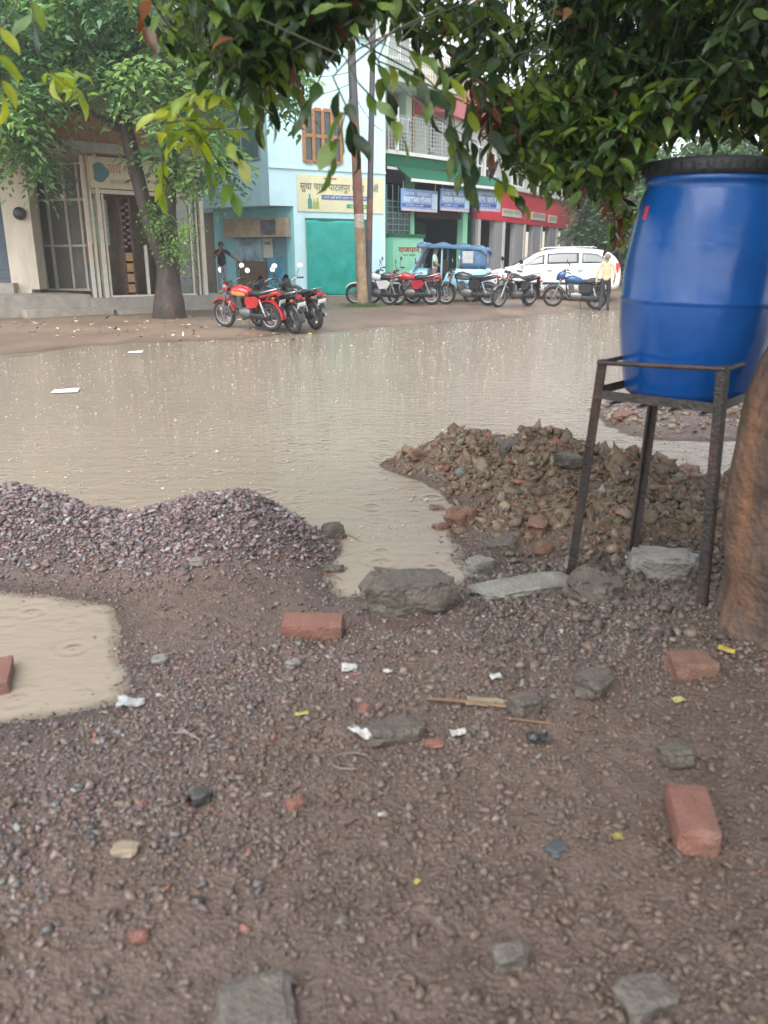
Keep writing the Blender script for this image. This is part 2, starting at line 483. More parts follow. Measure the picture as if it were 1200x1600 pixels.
def pick_cols(n, palette, weights, jit=.18, seed=0):
    r = np.random.default_rng(seed)
    pal = np.array(palette); w = np.array(weights, float); w /= w.sum()
    c = pal[r.choice(len(pal), n, p=w)]
    return np.clip(c * r.uniform(1 - jit, 1 + jit, (n, 1)) * r.uniform(.94, 1.06, (n, 3)), 0, 1)
# ================================================================= camera, sky, sun
cam_d = bpy.data.cameras.new('camera'); cam = bpy.data.objects.new('camera', cam_d); COL.objects.link(cam)
cam.location = (0, 0, CAM_H); cam.rotation_euler = (R(90) - PITCH, 0, 0)
cam_d.sensor_fit = 'VERTICAL'; cam_d.sensor_height = 36; cam_d.lens = 36 * FPX / 1600
cam_d.clip_start = .05; cam_d.clip_end = 600
cam_d.dof.use_dof = True; cam_d.dof.focus_distance = 11.0; cam_d.dof.aperture_fstop = 3.1
scene.camera = cam

SUN_EL, SUN_AZ = R(52), R(205)          # azimuth measured from +Y towards +X
w = bpy.data.worlds.new('World'); scene.world = w; w.use_nodes = True
nt = w.node_tree; N = nt.nodes; L = nt.links
sky = N.new('ShaderNodeTexSky'); sky.sky_type = 'NISHITA'; sky.sun_disc = False
sky.sun_elevation = SUN_EL; sky.sun_rotation = SUN_AZ; sky.air_density = 1.0; sky.dust_density = 1.5; sky.ozone_density = 1.0
hs = N.new('ShaderNodeHueSaturation'); hs.inputs['Saturation'].default_value = .25
L.new(sky.outputs[0], hs.inputs['Color'])
tc = N.new('ShaderNodeTexCoord'); nz = N.new('ShaderNodeTexNoise'); nz.inputs['Scale'].default_value = 2.2; nz.inputs['Detail'].default_value = 6
L.new(tc.outputs['Generated'], nz.inputs['Vector'])
mr = N.new('ShaderNodeMapRange'); mr.inputs[3].default_value = .75; mr.inputs[4].default_value = 1.2
L.new(nz.outputs[0], mr.inputs[0])
vm = N.new('ShaderNodeVectorMath'); vm.operation = 'SCALE'
L.new(hs.outputs[0], vm.inputs[0]); L.new(mr.outputs[0], vm.inputs['Scale'])
L.new(vm.outputs[0], N['Background'].inputs['Color']); N['Background'].inputs['Strength'].default_value = .15

sd = bpy.data.lights.new('sun', 'SUN'); sd.energy = 1.4; sd.angle = R(60); sd.color = (1, .97, .93)
sun = bpy.data.objects.new('sun', sd); COL.objects.link(sun)
sdir = Vector((math.sin(SUN_AZ) * math.cos(SUN_EL), math.cos(SUN_AZ) * math.cos(SUN_EL), math.sin(SUN_EL)))
sun.rotation_euler = sdir.to_track_quat('Z', 'Y').to_euler()
vs = scene.view_settings; vs.view_transform = 'Standard'; vs.look = 'None'; vs.gamma = 1; vs.use_curve_mapping = False
vs.exposure = EXPOSURE
scene.cycles.max_bounces = 7; scene.cycles.transparent_max_bounces = 24; scene.cycles.use_denoising = True
scene.cycles.diffuse_bounces = 4; scene.cycles.glossy_bounces = 3; scene.cycles.caustics_reflective = False; scene.cycles.caustics_refractive = False

# ================================================================= the ground: one sheet to the horizon
def axis(lo, a, b, hi, step, grow):
    xs = list(np.arange(a, b + 1e-6, step)); s = step; x = xs[-1]
    while x < hi: s *= grow; x += s; xs.append(x)
    s = step; x = xs[0]
    while x > lo: s *= grow; x -= s; xs.insert(0, x)
    return np.array(xs)
gx = axis(-90, -3.4, 3.2, 90, .022, 1.07); gy = axis(-12, .6, 6.8, 140, .022, 1.035)
GX, GY = np.meshgrid(gx, gy, indexing='ij')
GZ = gh(GX, GY)
nx, ny = GX.shape
idx = np.arange(nx * ny).reshape(nx, ny)
Fq = np.stack([idx[:-1, :-1], idx[1:, :-1], idx[1:, 1:], idx[:-1, 1:]], -1).reshape(-1, 4)
hg, hr = heaps(GX, GY)
c_near = np.array([.108, .077, .069]); c_mud = np.array([.140, .098, .074]); c_far = np.array([.215, .155, .115]); c_heap = np.array([.175, .125, .085]); c_grav = np.array([.11, .08, .078])
tone = np.clip(.5 + 1.3 * fbm(GX * .9 + 4, GY * .9, 4), 0, 1)[..., None]
gc = c_near * tone + c_mud * (1 - tone)
fa = np.clip((GY - 9) / 4, 0, 1)[..., None]
gc = gc * (1 - fa) + c_far * (.85 + .3 * tone) * fa
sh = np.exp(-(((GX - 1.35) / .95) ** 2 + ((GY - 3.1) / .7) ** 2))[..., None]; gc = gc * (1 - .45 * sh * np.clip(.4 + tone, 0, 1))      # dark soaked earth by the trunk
patch = np.clip(1.6 * fbm(GX * .7 + 31, GY * .7 + 8, 3) + .1, 0, 1)[..., None]; gc = gc * (1 - .28 * patch)
wet = np.exp(-(np.abs(GZ - .004) / .014) ** 2)[..., None]; gc = gc * (1 - .38 * wet)                                      # soaked band along the water line
k = np.clip(hr * 8, 0, 1)[..., None]; gc = gc * (1 - k) + c_heap * k
k = np.clip(hg * 10, 0, 1)[..., None]; gc = gc * (1 - k) + c_grav * k
m_ground = mat('wet_ground', rough=.46, var=.28, scale=26, bump=.85, bscale=75, attr='Col', spec=.4)
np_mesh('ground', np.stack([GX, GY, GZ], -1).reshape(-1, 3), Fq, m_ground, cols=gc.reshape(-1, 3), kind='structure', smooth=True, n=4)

# ---- flood water: one sheet at z = 0, ground pokes through it
def water_mat():
    m = bpy.data.materials.new('muddy_water'); m.use_nodes = True
    nt = m.node_tree; N = nt.nodes; L = nt.links; b = N['Principled BSDF']
    tc = N.new('ShaderNodeTexCoord'); co = tc.outputs['Object']
    n1 = N.new('ShaderNodeTexNoise'); n1.inputs['Scale'].default_value = .55; n1.inputs['Detail'].default_value = 5; L.new(co, n1.inputs['Vector'])
    mx = N.new('ShaderNodeMix'); mx.data_type = 'RGBA'; mx.inputs[6].default_value = (.245, .203, .155, 1); mx.inputs[7].default_value = (.315, .266, .207, 1)
    L.new(n1.outputs[0], mx.inputs[0]);     # small wind ripples
    n2 = N.new('ShaderNodeTexNoise'); n2.inputs['Scale'].default_value = 5.5; n2.inputs['Detail'].default_value = 5; n2.inputs['Roughness'].default_value = .6
    mp = N.new('ShaderNodeMapping'); mp.inputs['Scale'].default_value = (1, 1.5, 1); L.new(co, mp.inputs[0]); L.new(mp.outputs[0], n2.inputs['Vector'])
    # rain rings: several layers of round cells, each with a fading wave train
    add = None
    for k, (sc, fr, off) in enumerate([(2.6, 26, 0), (3.9, 24, 3.3)]):
        mp2 = N.new('ShaderNodeMapping'); mp2.inputs['Location'].default_value = (off, off * .7, 0); L.new(co, mp2.inputs[0])
        v = N.new('ShaderNodeTexVoronoi'); v.voronoi_dimensions = '2D'; v.inputs['Scale'].default_value = sc; L.new(mp2.outputs[0], v.inputs['Vector'])
        s = N.new('ShaderNodeMath'); s.operation = 'MULTIPLY'; s.inputs[1].default_value = fr; L.new(v.outputs['Distance'], s.inputs[0])
        sn = N.new('ShaderNodeMath'); sn.operation = 'SINE'; L.new(s.outputs[0], sn.inputs[0])
        fo = N.new('ShaderNodeMapRange'); fo.inputs[1].default_value = .02; fo.inputs[2].default_value = .42; fo.inputs[3].default_value = 1; fo.inputs[4].default_value = 0
        L.new(v.outputs['Distance'], fo.inputs[0])
        se = N.new('ShaderNodeSeparateColor'); L.new(v.outputs['Color'], se.inputs[0])
        gt = N.new('ShaderNodeMath'); gt.operation = 'MULTIPLY'; 
        th = N.new('ShaderNodeMapRange'); th.inputs[1].default_value = .45; th.inputs[2].default_value = .8; L.new(se.outputs[0], th.inputs[0])
        L.new(fo.outputs[0], gt.inputs[0]); L.new(th.outputs[0], gt.inputs[1])
        ml = N.new('ShaderNodeMath'); ml.operation = 'MULTIPLY'; L.new(sn.outputs[0], ml.inputs[0]); L.new(gt.outputs[0], ml.inputs[1])
        if add is None: add = ml
        else:
            a2 = N.new('ShaderNodeMath'); a2.operation = 'ADD'; L.new(add.outputs[0], a2.inputs[0]); L.new(ml.outputs[0], a2.inputs[1]); add = a2
    sc = N.new('ShaderNodeMath'); sc.operation = 'MULTIPLY'; sc.inputs[1].default_value = .30; L.new(add.outputs[0], sc.inputs[0])
    tot = N.new('ShaderNodeMath'); tot.operation = 'ADD'; L.new(n2.outputs[0], tot.inputs[0]); L.new(sc.outputs[0], tot.inputs[1])
    bp = N.new('ShaderNodeBump'); bp.inputs['Strength'].default_value = .6; bp.inputs['Distance'].default_value = .03
    L.new(tot.outputs[0], bp.inputs['Height']); 
    # the colour comes from silt under a flat surface, only the mirror reflection follows the ripples
    N.remove(b)
    df = N.new('ShaderNodeBsdfDiffuse'); L.new(mx.outputs[2], df.inputs['Color'])
    gl = N.new('ShaderNodeBsdfGlossy'); gl.inputs['Roughness'].default_value = .06; L.new(bp.outputs[0], gl.inputs['Normal'])
    fr = N.new('ShaderNodeFresnel'); fr.inputs['IOR'].default_value = 1.36; L.new(bp.outputs[0], fr.inputs['Normal'])
    b = N.new('ShaderNodeMixShader'); L.new(fr.outputs[0], b.inputs[0]); L.new(df.outputs[0], b.inputs[1]); L.new(gl.outputs[0], b.inputs[2])
    # thin at the margin: the mud shows through the last centimetres
    at = N.new('ShaderNodeAttribute'); at.attribute_name = 'Col'; sp = N.new('ShaderNodeSeparateColor'); L.new(at.outputs['Color'], sp.inputs[0])
    md = N.new('ShaderNodeMapRange'); md.inputs[1].default_value = .0; md.inputs[2].default_value = .006; md.inputs[3].default_value = .45; L.new(sp.outputs[0], md.inputs[0])
    tr = N.new('ShaderNodeBsdfTransparent'); mxs = N.new('ShaderNodeMixShader')
    L.new(md.outputs[0], mxs.inputs[0]); L.new(tr.outputs[0], mxs.inputs[1]); L.new(b.outputs[0], mxs.inputs[2]); L.new(mxs.outputs[0], N['Material Output'].inputs[0])
    return m
wx = axis(-80, -3.6, 3.6, 80, .035, 1.09); wy = axis(-8, 2.2, 8.5, 90, .035, 1.06)
WX, WY = np.meshgrid(wx, wy, indexing='ij'); dep = np.clip(-gh(WX, WY), 0, 1)
ix = np.arange(WX.size).reshape(WX.shape)
Fw = np.stack([ix[:-1, :-1], ix[1:, :-1], ix[1:, 1:], ix[:-1, 1:]], -1).reshape(-1, 4)
np_mesh('water', np.stack([WX, WY, WX * 0], -1).reshape(-1, 3), Fw, water_mat(), cols=np.repeat(dep.reshape(-1, 1), 3, 1), kind='structure', n=4)

# ---- rain splashes: little crowns of thrown water, thousands of them
m_splash = mat('splash_water', (.52, .46, .38), rough=.12, var=.05)
r = np.random.default_rng(5)
V, Fs = [], []
n_s = 0
while n_s < 3400:
    y = 4.2 + 21 * r.random() ** 1.35; x = r.uniform(-.62, .42) * (y + 1.2)
    if gh(np.array([x]), np.array([y]))[0] > -.012: continue
    rad = min(.018, .0042 * math.exp(r.gauss(0, .5) if hasattr(r, 'gauss') else r.normal(0, .5)) + .002) * (.55 + y * .05); hh = rad * r.uniform(.9, 2.2); k = len(V); q = 7
    for j in range(q):
        a = 2 * PI * j / q + r.uniform(-.2, .2)
        V.append((x + rad * .75 * math.cos(a), y + rad * .75 * math.sin(a), .001))
        V.append((x + rad * 1.15 * math.cos(a), y + rad * 1.15 * math.sin(a), hh * r.uniform(.4, 1.2)))
    for j in range(q):
        a0, a1, b0, b1 = k + 2 * j, k + 2 * ((j + 1) % q), k + 2 * j + 1, k + 2 * ((j + 1) % q) + 1
        Fs += [(a0, a1, b1), (a0, b1, b0)]
    n_s += 1
np_mesh('rain_splashes', V, Fs, m_splash, kind='stuff', label='rain drops splashing on the flooded street')

# ---- rain haze over the street
hm = bpy.data.materials.new('rain_haze'); hm.use_nodes = True
hn = hm.node_tree; hn.nodes.remove(hn.nodes['Principled BSDF'])
pv = hn.nodes.new('ShaderNodeVolumePrincipled'); pv.inputs['Color'].default_value = (.92, .95, .97, 1); pv.inputs['Density'].default_value = HAZE; pv.inputs['Anisotropy'].default_value = .2
hn.links.new(pv.outputs[0], hn.nodes['Material Output'].inputs['Volume'])
if HAZE > 0: MB().box((0, 66, 7.0), (230, 190, 17.0)).build('haze', hm, kind='stuff')

# ================================================================= gravel and rubble
PAL = [(.150, .112, .105), (.205, .148, .130), (.155, .152, .152), (.135, .095, .07), (.30, .28, .27), (.27, .10, .065), (.085, .07, .07), (.23, .18, .15)]
WTS = [30, 22, 14, 16, 5, 1.3, 10, 8]
m_stone = mat('wet_stone', rough=.36, var=.22, scale=60, bump=.3, bscale=160, attr='Col')

def scatter(name, n, draw, size, label, seed, pal=PAL, wts=WTS, sink=.25, flat=(.45, .8), zmin=.004, sub=1, jit=.22, mtl=None, rough=.34):
    r = np.random.default_rng(seed)
    x, y = draw(r, n)
    z = gh(x, y); keep = z > zmin
    x, y, z = x[keep], y[keep], z[keep]
    s = size(r, len(x), x, y)
    V, Fx, id_ = stones_np(np.stack([x, y, z + s * .5 * (.5 - sink)], -1), s, flat, sub, seed, rough)
    c = pick_cols(len(x), pal, wts, jit, seed)
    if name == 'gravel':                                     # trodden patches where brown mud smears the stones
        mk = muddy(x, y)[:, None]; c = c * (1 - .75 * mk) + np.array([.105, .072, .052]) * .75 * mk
    c = c[id_]
    return np_mesh(name, V, Fx, mtl or m_stone, cols=c, kind='stuff', label=label)

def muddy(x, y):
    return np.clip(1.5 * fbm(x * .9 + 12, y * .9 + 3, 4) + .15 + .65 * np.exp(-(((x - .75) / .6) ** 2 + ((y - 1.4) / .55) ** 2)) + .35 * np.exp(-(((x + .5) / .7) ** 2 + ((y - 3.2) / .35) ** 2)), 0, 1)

def draw_fore(r, n):
    u = r.random(n); y = .75 + 3.6 * u ** 1.35; x = r.uniform(-1, 1, n) * (.85 + .62 * y)
    # stones gather in loose drifts, mud shows between them
    d = fbm(x * 1.6 + 2, y * 1.6, 4) + .35 * np.exp(-(((x - .2) / .9) ** 2 + ((y - 2.6) / .5) ** 2))
    k = r.random(n) < np.clip(.55 + 1.1 * d, .16, 1)
    k &= r.random(n) > .55 * muddy(x, y)
    g, q = heaps(x, y)
    k &= (g < .05) & (q < .06)
    return x[k], y[k]
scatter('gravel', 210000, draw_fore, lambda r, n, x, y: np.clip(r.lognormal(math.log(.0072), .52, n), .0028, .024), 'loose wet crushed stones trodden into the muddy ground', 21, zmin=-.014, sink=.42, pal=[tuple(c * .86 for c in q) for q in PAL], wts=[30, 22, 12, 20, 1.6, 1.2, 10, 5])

def draw_gravel_heap(r, n):
    x = r.uniform(-3.7, .1, n); y = r.uniform(3.3, 4.8, n); g, _ = heaps(x, y)
    k = r.random(n) < np.clip(g * 9, 0, 1)
    return x[k], y[k]
scatter('gravel_heap', 52000, draw_gravel_heap, lambda r, n, x, y: np.clip(r.lognormal(math.log(.0128), .42, n), .005, .034), 'two humped heap of wet purple grey crushed stone beside the flood', 22,
        pal=[(.165, .120, .125), (.235, .165, .16), (.175, .17, .18), (.12, .085, .075), (.33, .31, .31), (.28, .11, .07), (.075, .06, .06)], wts=[30, 22, 14, 12, 6, .8, 12], flat=(.3, .6), sink=.1)

def draw_rubble(r, n):
    x = r.uniform(-.2, 3.4, n); y = r.uniform(3.5, 6.7, n); _, q = heaps(x, y)
    k = r.random(n) < np.clip(q * 9 + .04, 0, 1)
    return x[k], y[k]
RPAL = [(.20, .145, .098), (.165, .118, .08), (.25, .19, .135), (.24, .105, .07), (.20, .185, .17), (.30, .27, .235)]
m_clod = mat('wet_clods', rough=.62, var=.25, scale=40, bump=.6, bscale=120, attr='Col', spec=.35)
scatter('rubble_heap', 60000, draw_rubble, lambda r, n, x, y: np.where(r.random(n) < .76, r.lognormal(math.log(.0090), .35, n), np.where(r.random(n) < .93, r.lognormal(math.log(.026), .40, n), r.uniform(.045, .085, n))), 'long heap of brown earth clods and broken brick on the water edge', 23,
        pal=RPAL, wts=[36, 34, 10, 9, 5, 1], flat=(.35, .8), sink=.45, mtl=m_clod, rough=.55)

def draw_bank(r, n):
    x = r.uniform(1.5, 6, n); y = r.uniform(6.2, 9.6, n); return x, y
scatter('rubble', 4200, draw_bank, lambda r, n, x, y: np.clip(r.lognormal(math.log(.020), .6, n), .006, .08), 'low bank of muddy rubble in the flood behind the heap', 24, pal=RPAL, wts=[30, 34, 10, 9, 12, 5], flat=(.5, .9), zmin=.012)

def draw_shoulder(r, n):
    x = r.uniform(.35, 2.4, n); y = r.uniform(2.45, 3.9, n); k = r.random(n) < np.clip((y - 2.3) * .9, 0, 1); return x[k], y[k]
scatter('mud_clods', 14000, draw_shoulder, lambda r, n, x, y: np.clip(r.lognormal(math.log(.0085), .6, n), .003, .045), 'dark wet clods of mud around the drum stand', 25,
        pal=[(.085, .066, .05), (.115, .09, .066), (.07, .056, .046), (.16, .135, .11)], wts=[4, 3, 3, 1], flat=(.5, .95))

# ================================================================= single stones, bricks and litter
def lump(dim, seed, amp=.10, cuts=5, freq=3.0, bev=.12, tilt=0.0):
    """block with broken corners: noise-pushed subdivided box with its base near z = 0"""
    bm = bmesh.new(); bmesh.ops.create_cube(bm, size=1)
    bmesh.ops.subdivide_edges(bm, edges=bm.edges[:], cuts=cuts, use_grid_fill=True)
    off = Vector((seed * 3.1, seed * 1.7, seed * .9))
    for v in bm.verts:
        p = v.co.copy(); q = p * 2
        m = sorted((abs(q.x), abs(q.y), abs(q.z)))
        if m[1] > .75: p *= 1 - bev * (m[1] - .75) * 1.6           # round the edges
        n = noise.noise_vector(p * freq + off) * amp + noise.noise_vector(p * freq * 3.1 + off) * amp * .4
        p += n
        v.co = Vector((p.x * dim[0], p.y * dim[1], (p.z + .5) * dim[2]))
    mb = MB(); bm.verts.index_update()
    mb.add([v.co for v in bm.verts], [[v.index for v in f.verts] for f in bm.faces]); bm.free()
    return mb

def put(mb, name, mats, loc, rz, label, cat, group=None, rx=0, ry=0, smooth=30):
    o = mb.build(name, mats, None, smooth=smooth, label=label, cat=cat, group=group)
    o.location = loc; o.rotation_euler = (rx, ry, rz); ORG[o.name] = Vector(loc)
    return o

m_conc = mat('wet_concrete', (.20, .19, .17), rough=.6, var=.3, scale=14, bump=.7, bscale=60, dirt=.9, dirtcol=(.10, .08, .062), dscale=(5, 5, 5))
m_concd = mat('muddy_concrete', (.095, .080, .066), rough=.6, var=.35, scale=12, bump=.8, bscale=50, dirt=.8, dirtcol=(.08, .065, .05), dscale=(6, 6, 6))
m_brick = mat('wet_brick', (.20, .088, .065), rough=.55, var=.22, scale=22, bump=.5, bscale=110, dirt=.85, dirtcol=(.15, .10, .075), dscale=(8, 8, 8))
m_brick2 = mat('muddy_brick', (.17, .088, .062), rough=.6, var=.25, scale=20, bump=.5, bscale=110, dirt=.9, dirtcol=(.19, .13, .085), dscale=(9, 9, 9))

def at(px, py, dz=0.0):
    v = GG(px, py); return Vector((v.x, v.y, v.z + dz))

put(lump((.37, .22, .18), 1, .15, 8, 2.4, .40), 'concrete_block', m_concd, at(638, 950, -.02), R(8), 'dark broken concrete block on the mud at the tip of the flood channel', 'concrete block')
put(lump((.44, .19, .08), 2, .12, 8, 2.2, .40), 'concrete_kerbstone', m_conc, at(815, 925, -.03), R(12), 'pale grey kerb slab under the left leg of the drum stand', 'kerb stone', ry=R(-4))
put(lump((.29, .21, .15), 3, .12, 7, 2.0, .45), 'concrete_lump', m_conc, at(1035, 893, -.05), R(-18), 'pale grey concrete lump between the legs of the drum stand', 'concrete lump')
put(lump((.22, .16, .13), 4, .2, 6, 2.6, .5), 'concrete_chunk', m_concd, at(930, 935, -.03), R(-30), 'muddy concrete chunk just in front of the stand', 'concrete chunk')
put(lump((.13, .10, .085), 5, .12), 'grey_stone', m_conc, at(748, 895, -.01), R(40), 'small grey stone between the dark block and the rubble heap', 'stone')
put(lump((.25, .115, .075), 6, .035, 4), 'red_brick', m_brick, at(490, 992, 0), R(-3), 'red brick lying on its side left of the dark concrete block', 'brick', rx=R(6))
put(lump((.105, .215, .08), 7, .04, 5), 'red_brick', m_brick, at(1078, 1296, -.010), R(-11), 'red brick lying flat alone on the right of the foreground', 'brick', rx=R(-3))
put(lump((.115, .23, .075), 8, .04, 4), 'red_brick', m_brick, at(-5, 1075, 0), R(20), 'red brick at the frame edge in the left puddle', 'brick')
put(lump((.15, .11, .07), 9, .07, 4), 'broken_brick', m_brick2, at(1078, 1050, -.01), R(5), 'muddy half brick in front of the leaning trunk', 'broken brick')
for i, (px, py, d, rz, lab) in enumerate([
        (655, 712, (.17, .10, .08), 20, 'half brick on the far left tip of the rubble heap'),
        (695, 703, (.15, .10, .08), -15, 'orange brick piece on the left slope of the rubble heap'),
        (722, 815, (.17, .13, .12), 8, 'square brick standing in water at the foot of the rubble heap'),
        (682, 800, (.10, .06, .05), 0, 'small brick bit alone in the flood channel'),
        (690, 828, (.09, .07, .05), 30, 'thin stone flake in the flood channel below the brick bit'),
        (840, 832, (.13, .10, .09), 70, 'bright red brick piece in the middle of the rubble heap'),
        (848, 862, (.09, .08, .07), 10, 'brick stub below the bright red piece on the rubble heap'),
        (795, 706, (.14, .11, .10), 35, 'grey brown stone on the crest of the rubble heap'),
        (785, 860, (.16, .10, .09), -10, 'pale clod at the front foot of the rubble heap'),
        (888, 742, (.16, .12, .09), 24, 'flat earth clod near the top right of the rubble heap'),
        (1075, 745, (.16, .13, .11), 50, 'reddish clod on the right end of the rubble heap'),
        (525, 842, (.11, .07, .12), 15, 'upright brown stone on the right end of the gravel heap'),
        (520, 893, (.10, .07, .04), 0, 'flat dark stone at the right foot of the gravel heap'),
        (490, 782, (.09, .06, .03), 0, 'dark stone just breaking the water beyond the gravel heap'),
        (975, 655, (.22, .14, .11), 15, 'brick lump in the far mud bank left of the drum'),
        ]):
    z0 = at(px, py)
    z0.z = max(z0.z, -.03) - d[2] * .25
    put(lump(d, 20 + i, .18, 5, 2.6, .35), 'brick_piece' if 'brick' in lab else ('stone' if 'stone' in lab else 'earth_clod'), m_brick2 if ('brick' in lab or 'red' in lab) else m_concd, z0, R(rz), lab, 'brick' if 'brick' in lab else 'stone' if 'stone' in lab else 'clod', rx=R(8 * math.sin(i)), ry=R(10 * math.cos(i * 2)))
put(lump((.15, .15, .06), 50, .12, 6, 2.0, .45), 'pale_stone', mat('pale_stone', (.115, .102, .088), rough=.55, var=.3, scale=30, bump=.6, bscale=90, dirt=.8, dirtcol=(.14, .11, .08), dscale=(9, 9, 9)), at(400, 1590, -.012), R(12), 'large pale grey stone half sunk at the bottom of the frame', 'stone')
put(lump((.075, .05, .05), 51, .12, 6, 2.0, .45), 'pale_stone', MATS['pale_stone'], at(797, 1505, -.012), R(10), 'small rounded pale stone low in the foreground, right of the big sunk stone', 'stone')
put(lump((.12, .085, .045), 52, .12, 6, 2.0, .45), 'pale_stone', MATS['pale_stone'], at(1010, 1562, -.014), R(20), 'dull grey stone pressed into mud at the lower right', 'stone')
put(lump((.065, .045, .02), 53, .12, 6, 2.0, .45), 'pale_stone', mat('tan_stone', (.24, .19, .135), rough=.6, var=.2, scale=30), at(195, 1330, -.003), R(0), 'flat tan stone in the lower left gravel', 'stone')
put(lump((.055, .045, .04), 54, .12, 6, 2.0, .45), 'dark_stone', mat('dark_stone', (.05, .045, .045), rough=.4, var=.2), at(314, 1252, -.004), R(30), 'black stone alone in the left gravel', 'stone')
put(lump((.10, .08, .065), 55, .12, 6, 2.0, .45), 'earth_clod', m_concd, at(820, 1112, -.006), R(20), 'dark round clod beside the long stick', 'clod')
put(lump((.17, .09, .05), 56, .12, 6, 2.0, .45), 'concrete_flake', m_concd, at(618, 1150, -.008), R(18), 'long dark stone next to the plastic wrapper', 'stone')
put(lump((.13, .10, .07), 57, .12, 6, 2.0, .45), 'grey_stone', m_concd, at(925, 1080, -.008), R(50), 'blocky grey stone beyond the right end of the stick', 'stone')
put(lump((.10, .08, .05), 58, .12, 6, 2.0, .45), 'earth_clod', m_concd, at(1055, 1185, -.008), R(10), 'crumbly dark clod just beyond the foreground brick', 'clod')
put(lump((.09, .06, .05), 59, .12, 6, 2.0, .45), 'pale_stone', m_conc, at(1185, 990, -.008), R(10), 'pale grey stone at the foot of the leaning trunk', 'stone')
put(lump((.045, .035, .03), 60, .2, 5, 2.4, .4), 'brick_chip', m_brick, at(462, 1262, -.002), R(30), 'bright red brick chip in the middle of the foreground gravel', 'brick chip')
put(lump((.05, .035, .02), 61, .2, 5, 2.4, .4), 'brick_chip', m_brick, at(570, 1112, -.002), R(60), 'orange brick chip left of the plastic wrapper', 'brick chip')
put(lump((.055, .035, .02), 62, .2, 5, 2.4, .4), 'brick_chip', m_brick, at(678, 1165, -.002), R(10), 'flat orange brick chip right of the long dark stone', 'brick chip')
put(lump((.04, .03, .02), 63, .2, 5, 2.4, .4), 'brick_chip', m_brick, at(218, 1468, -.002), R(10), 'dull orange brick chip low on the left', 'brick chip')
put(lump((.06, .045, .03), 64, .12, 6, 2.0, .45), 'grey_stone', m_conc, at(250, 1035, -.004), R(10), 'pale grey stone right of the left puddle', 'stone')
put(lump((.07, .05, .035), 65, .12, 6, 2.0, .45), 'grey_stone', m_conc, at(310, 900, -.004), R(10), 'pale blue grey stone on the front of the gravel heap', 'stone')
put(lump((.055, .04, .03), 66, .12, 6, 2.0, .45), 'grey_stone', m_conc, at(458, 1042, -.004), R(40), 'pale blue grey stone below the red brick', 'stone')
put(lump((.05, .04, .02), 67, .12, 6, 2.0, .45), 'blue_stone', mat('blue_grey_stone', (.06, .07, .078), rough=.4, var=.2), at(868, 1330, -.002), R(40), 'blue black stone left of the foreground brick', 'stone')

def scrap(name, px, py, w, h, col, rz, label, cat, seed, crump=.25, rough=.5, lift=.004):
    """crumpled piece of paper, leaf or plastic lying on the ground"""
    r = np.random.default_rng(seed); o = r.uniform(0, 50, 2)
    def fn(u, v):
        a, b = (u - .5) * w * .8, (v - .5) * h * .8
        e = 1 - .25 * abs(fbm(np.array([u * 3 + o[0]]), np.array([v * 3 + o[1]]), 2)[0])
        z = crump * min(w, h) * (fbm(np.array([u * 2.5 + o[0]]), np.array([v * 2.5 + o[1]]), 3)[0] + .45)
        return (a * e, b * e, max(z, 0))
    mb = MB().sheet(fn, 8, 8)
    ob = put(mb, name, mat(name + '_' + cat.replace(' ', '_') + str(seed), tuple(c * .6 for c in col), rough=rough, var=.25, scale=30, dirt=.85, dirtcol=(.16, .12, .09), dscale=(14, 14, 14)), at(px, py, lift), R(rz), label, cat, smooth=60)
    sol = ob.modifiers.new('thickness', 'SOLIDIFY'); sol.thickness = .0015
    return ob
scrap('paper_scrap', 546, 1047, .075, .05, (.62, .62, .58), 5, 'white paper scrap below the concrete block', 'litter', 1, .35)
scrap('plastic_wrapper', 568, 1148, .11, .075, (.55, .58, .58), -20, 'crumpled silver white plastic wrapper beside the long dark stone', 'litter', 2, .6, .15)
scrap('paper_scrap', 716, 1150, .07, .04, (.75, .75, .70), 20, 'folded white paper scrap right of the orange brick chip', 'litter', 3, .5)
scrap('cardboard_piece', 760, 1100, .17, .07, (.40, .34, .24), -12, 'torn tan cardboard piece under the stick', 'litter', 4, .15)
scrap('fallen_leaf', 472, 1117, .06, .025, (.62, .52, .12), 10, 'yellow fallen leaf left of the orange brick chip', 'leaf', 5)
scrap('fallen_leaf', 1060, 1095, .055, .035, (.60, .58, .22), 20, 'pale yellow leaf in front of the muddy half brick', 'leaf', 6)
scrap('fallen_leaf', 1135, 1018, .08, .045, (.62, .46, .06), -30, 'yellow leaf near the leaning trunk', 'leaf', 7)
scrap('plastic_scrap', 775, 1060, .055, .04, (.72, .72, .70), 15, 'small white plastic scrap beyond the cardboard', 'litter', 8, .3)
scrap('plastic_scrap', 842, 1160, .09, .055, (.025, .035, .04), 15, 'black plastic scrap below the stick', 'litter', 9, .5, .2)
scrap('paper_scrap', 598, 1274, .035, .02, (.70, .68, .60), 15, 'tiny white paper bit in the middle foreground', 'litter', 10)
scrap('fallen_leaf', 652, 1380, .022, .016, (.62, .52, .14), 45, 'tiny yellow leaf low in the middle foreground', 'leaf', 11)
scrap('fallen_leaf', 318, 1346, .024, .016, (.60, .48, .10), 60, 'tiny yellow leaf right of the flat tan stone', 'leaf', 12)
scrap('fallen_leaf', 965, 1310, .04, .03, (.42, .33, .10), 10, 'brown yellow leaf left of the foreground brick', 'leaf', 13)
scrap('plastic_scrap', 985, 875, .05, .05, (.75, .76, .66), 10, 'pale plastic scrap stuck by the concrete lump', 'litter', 14, .5)
scrap('paper_scrap', 606, 1050, .03, .045, (.60, .62, .60), 80, 'narrow pale paper bit right of the white scrap', 'litter', 15, .4)
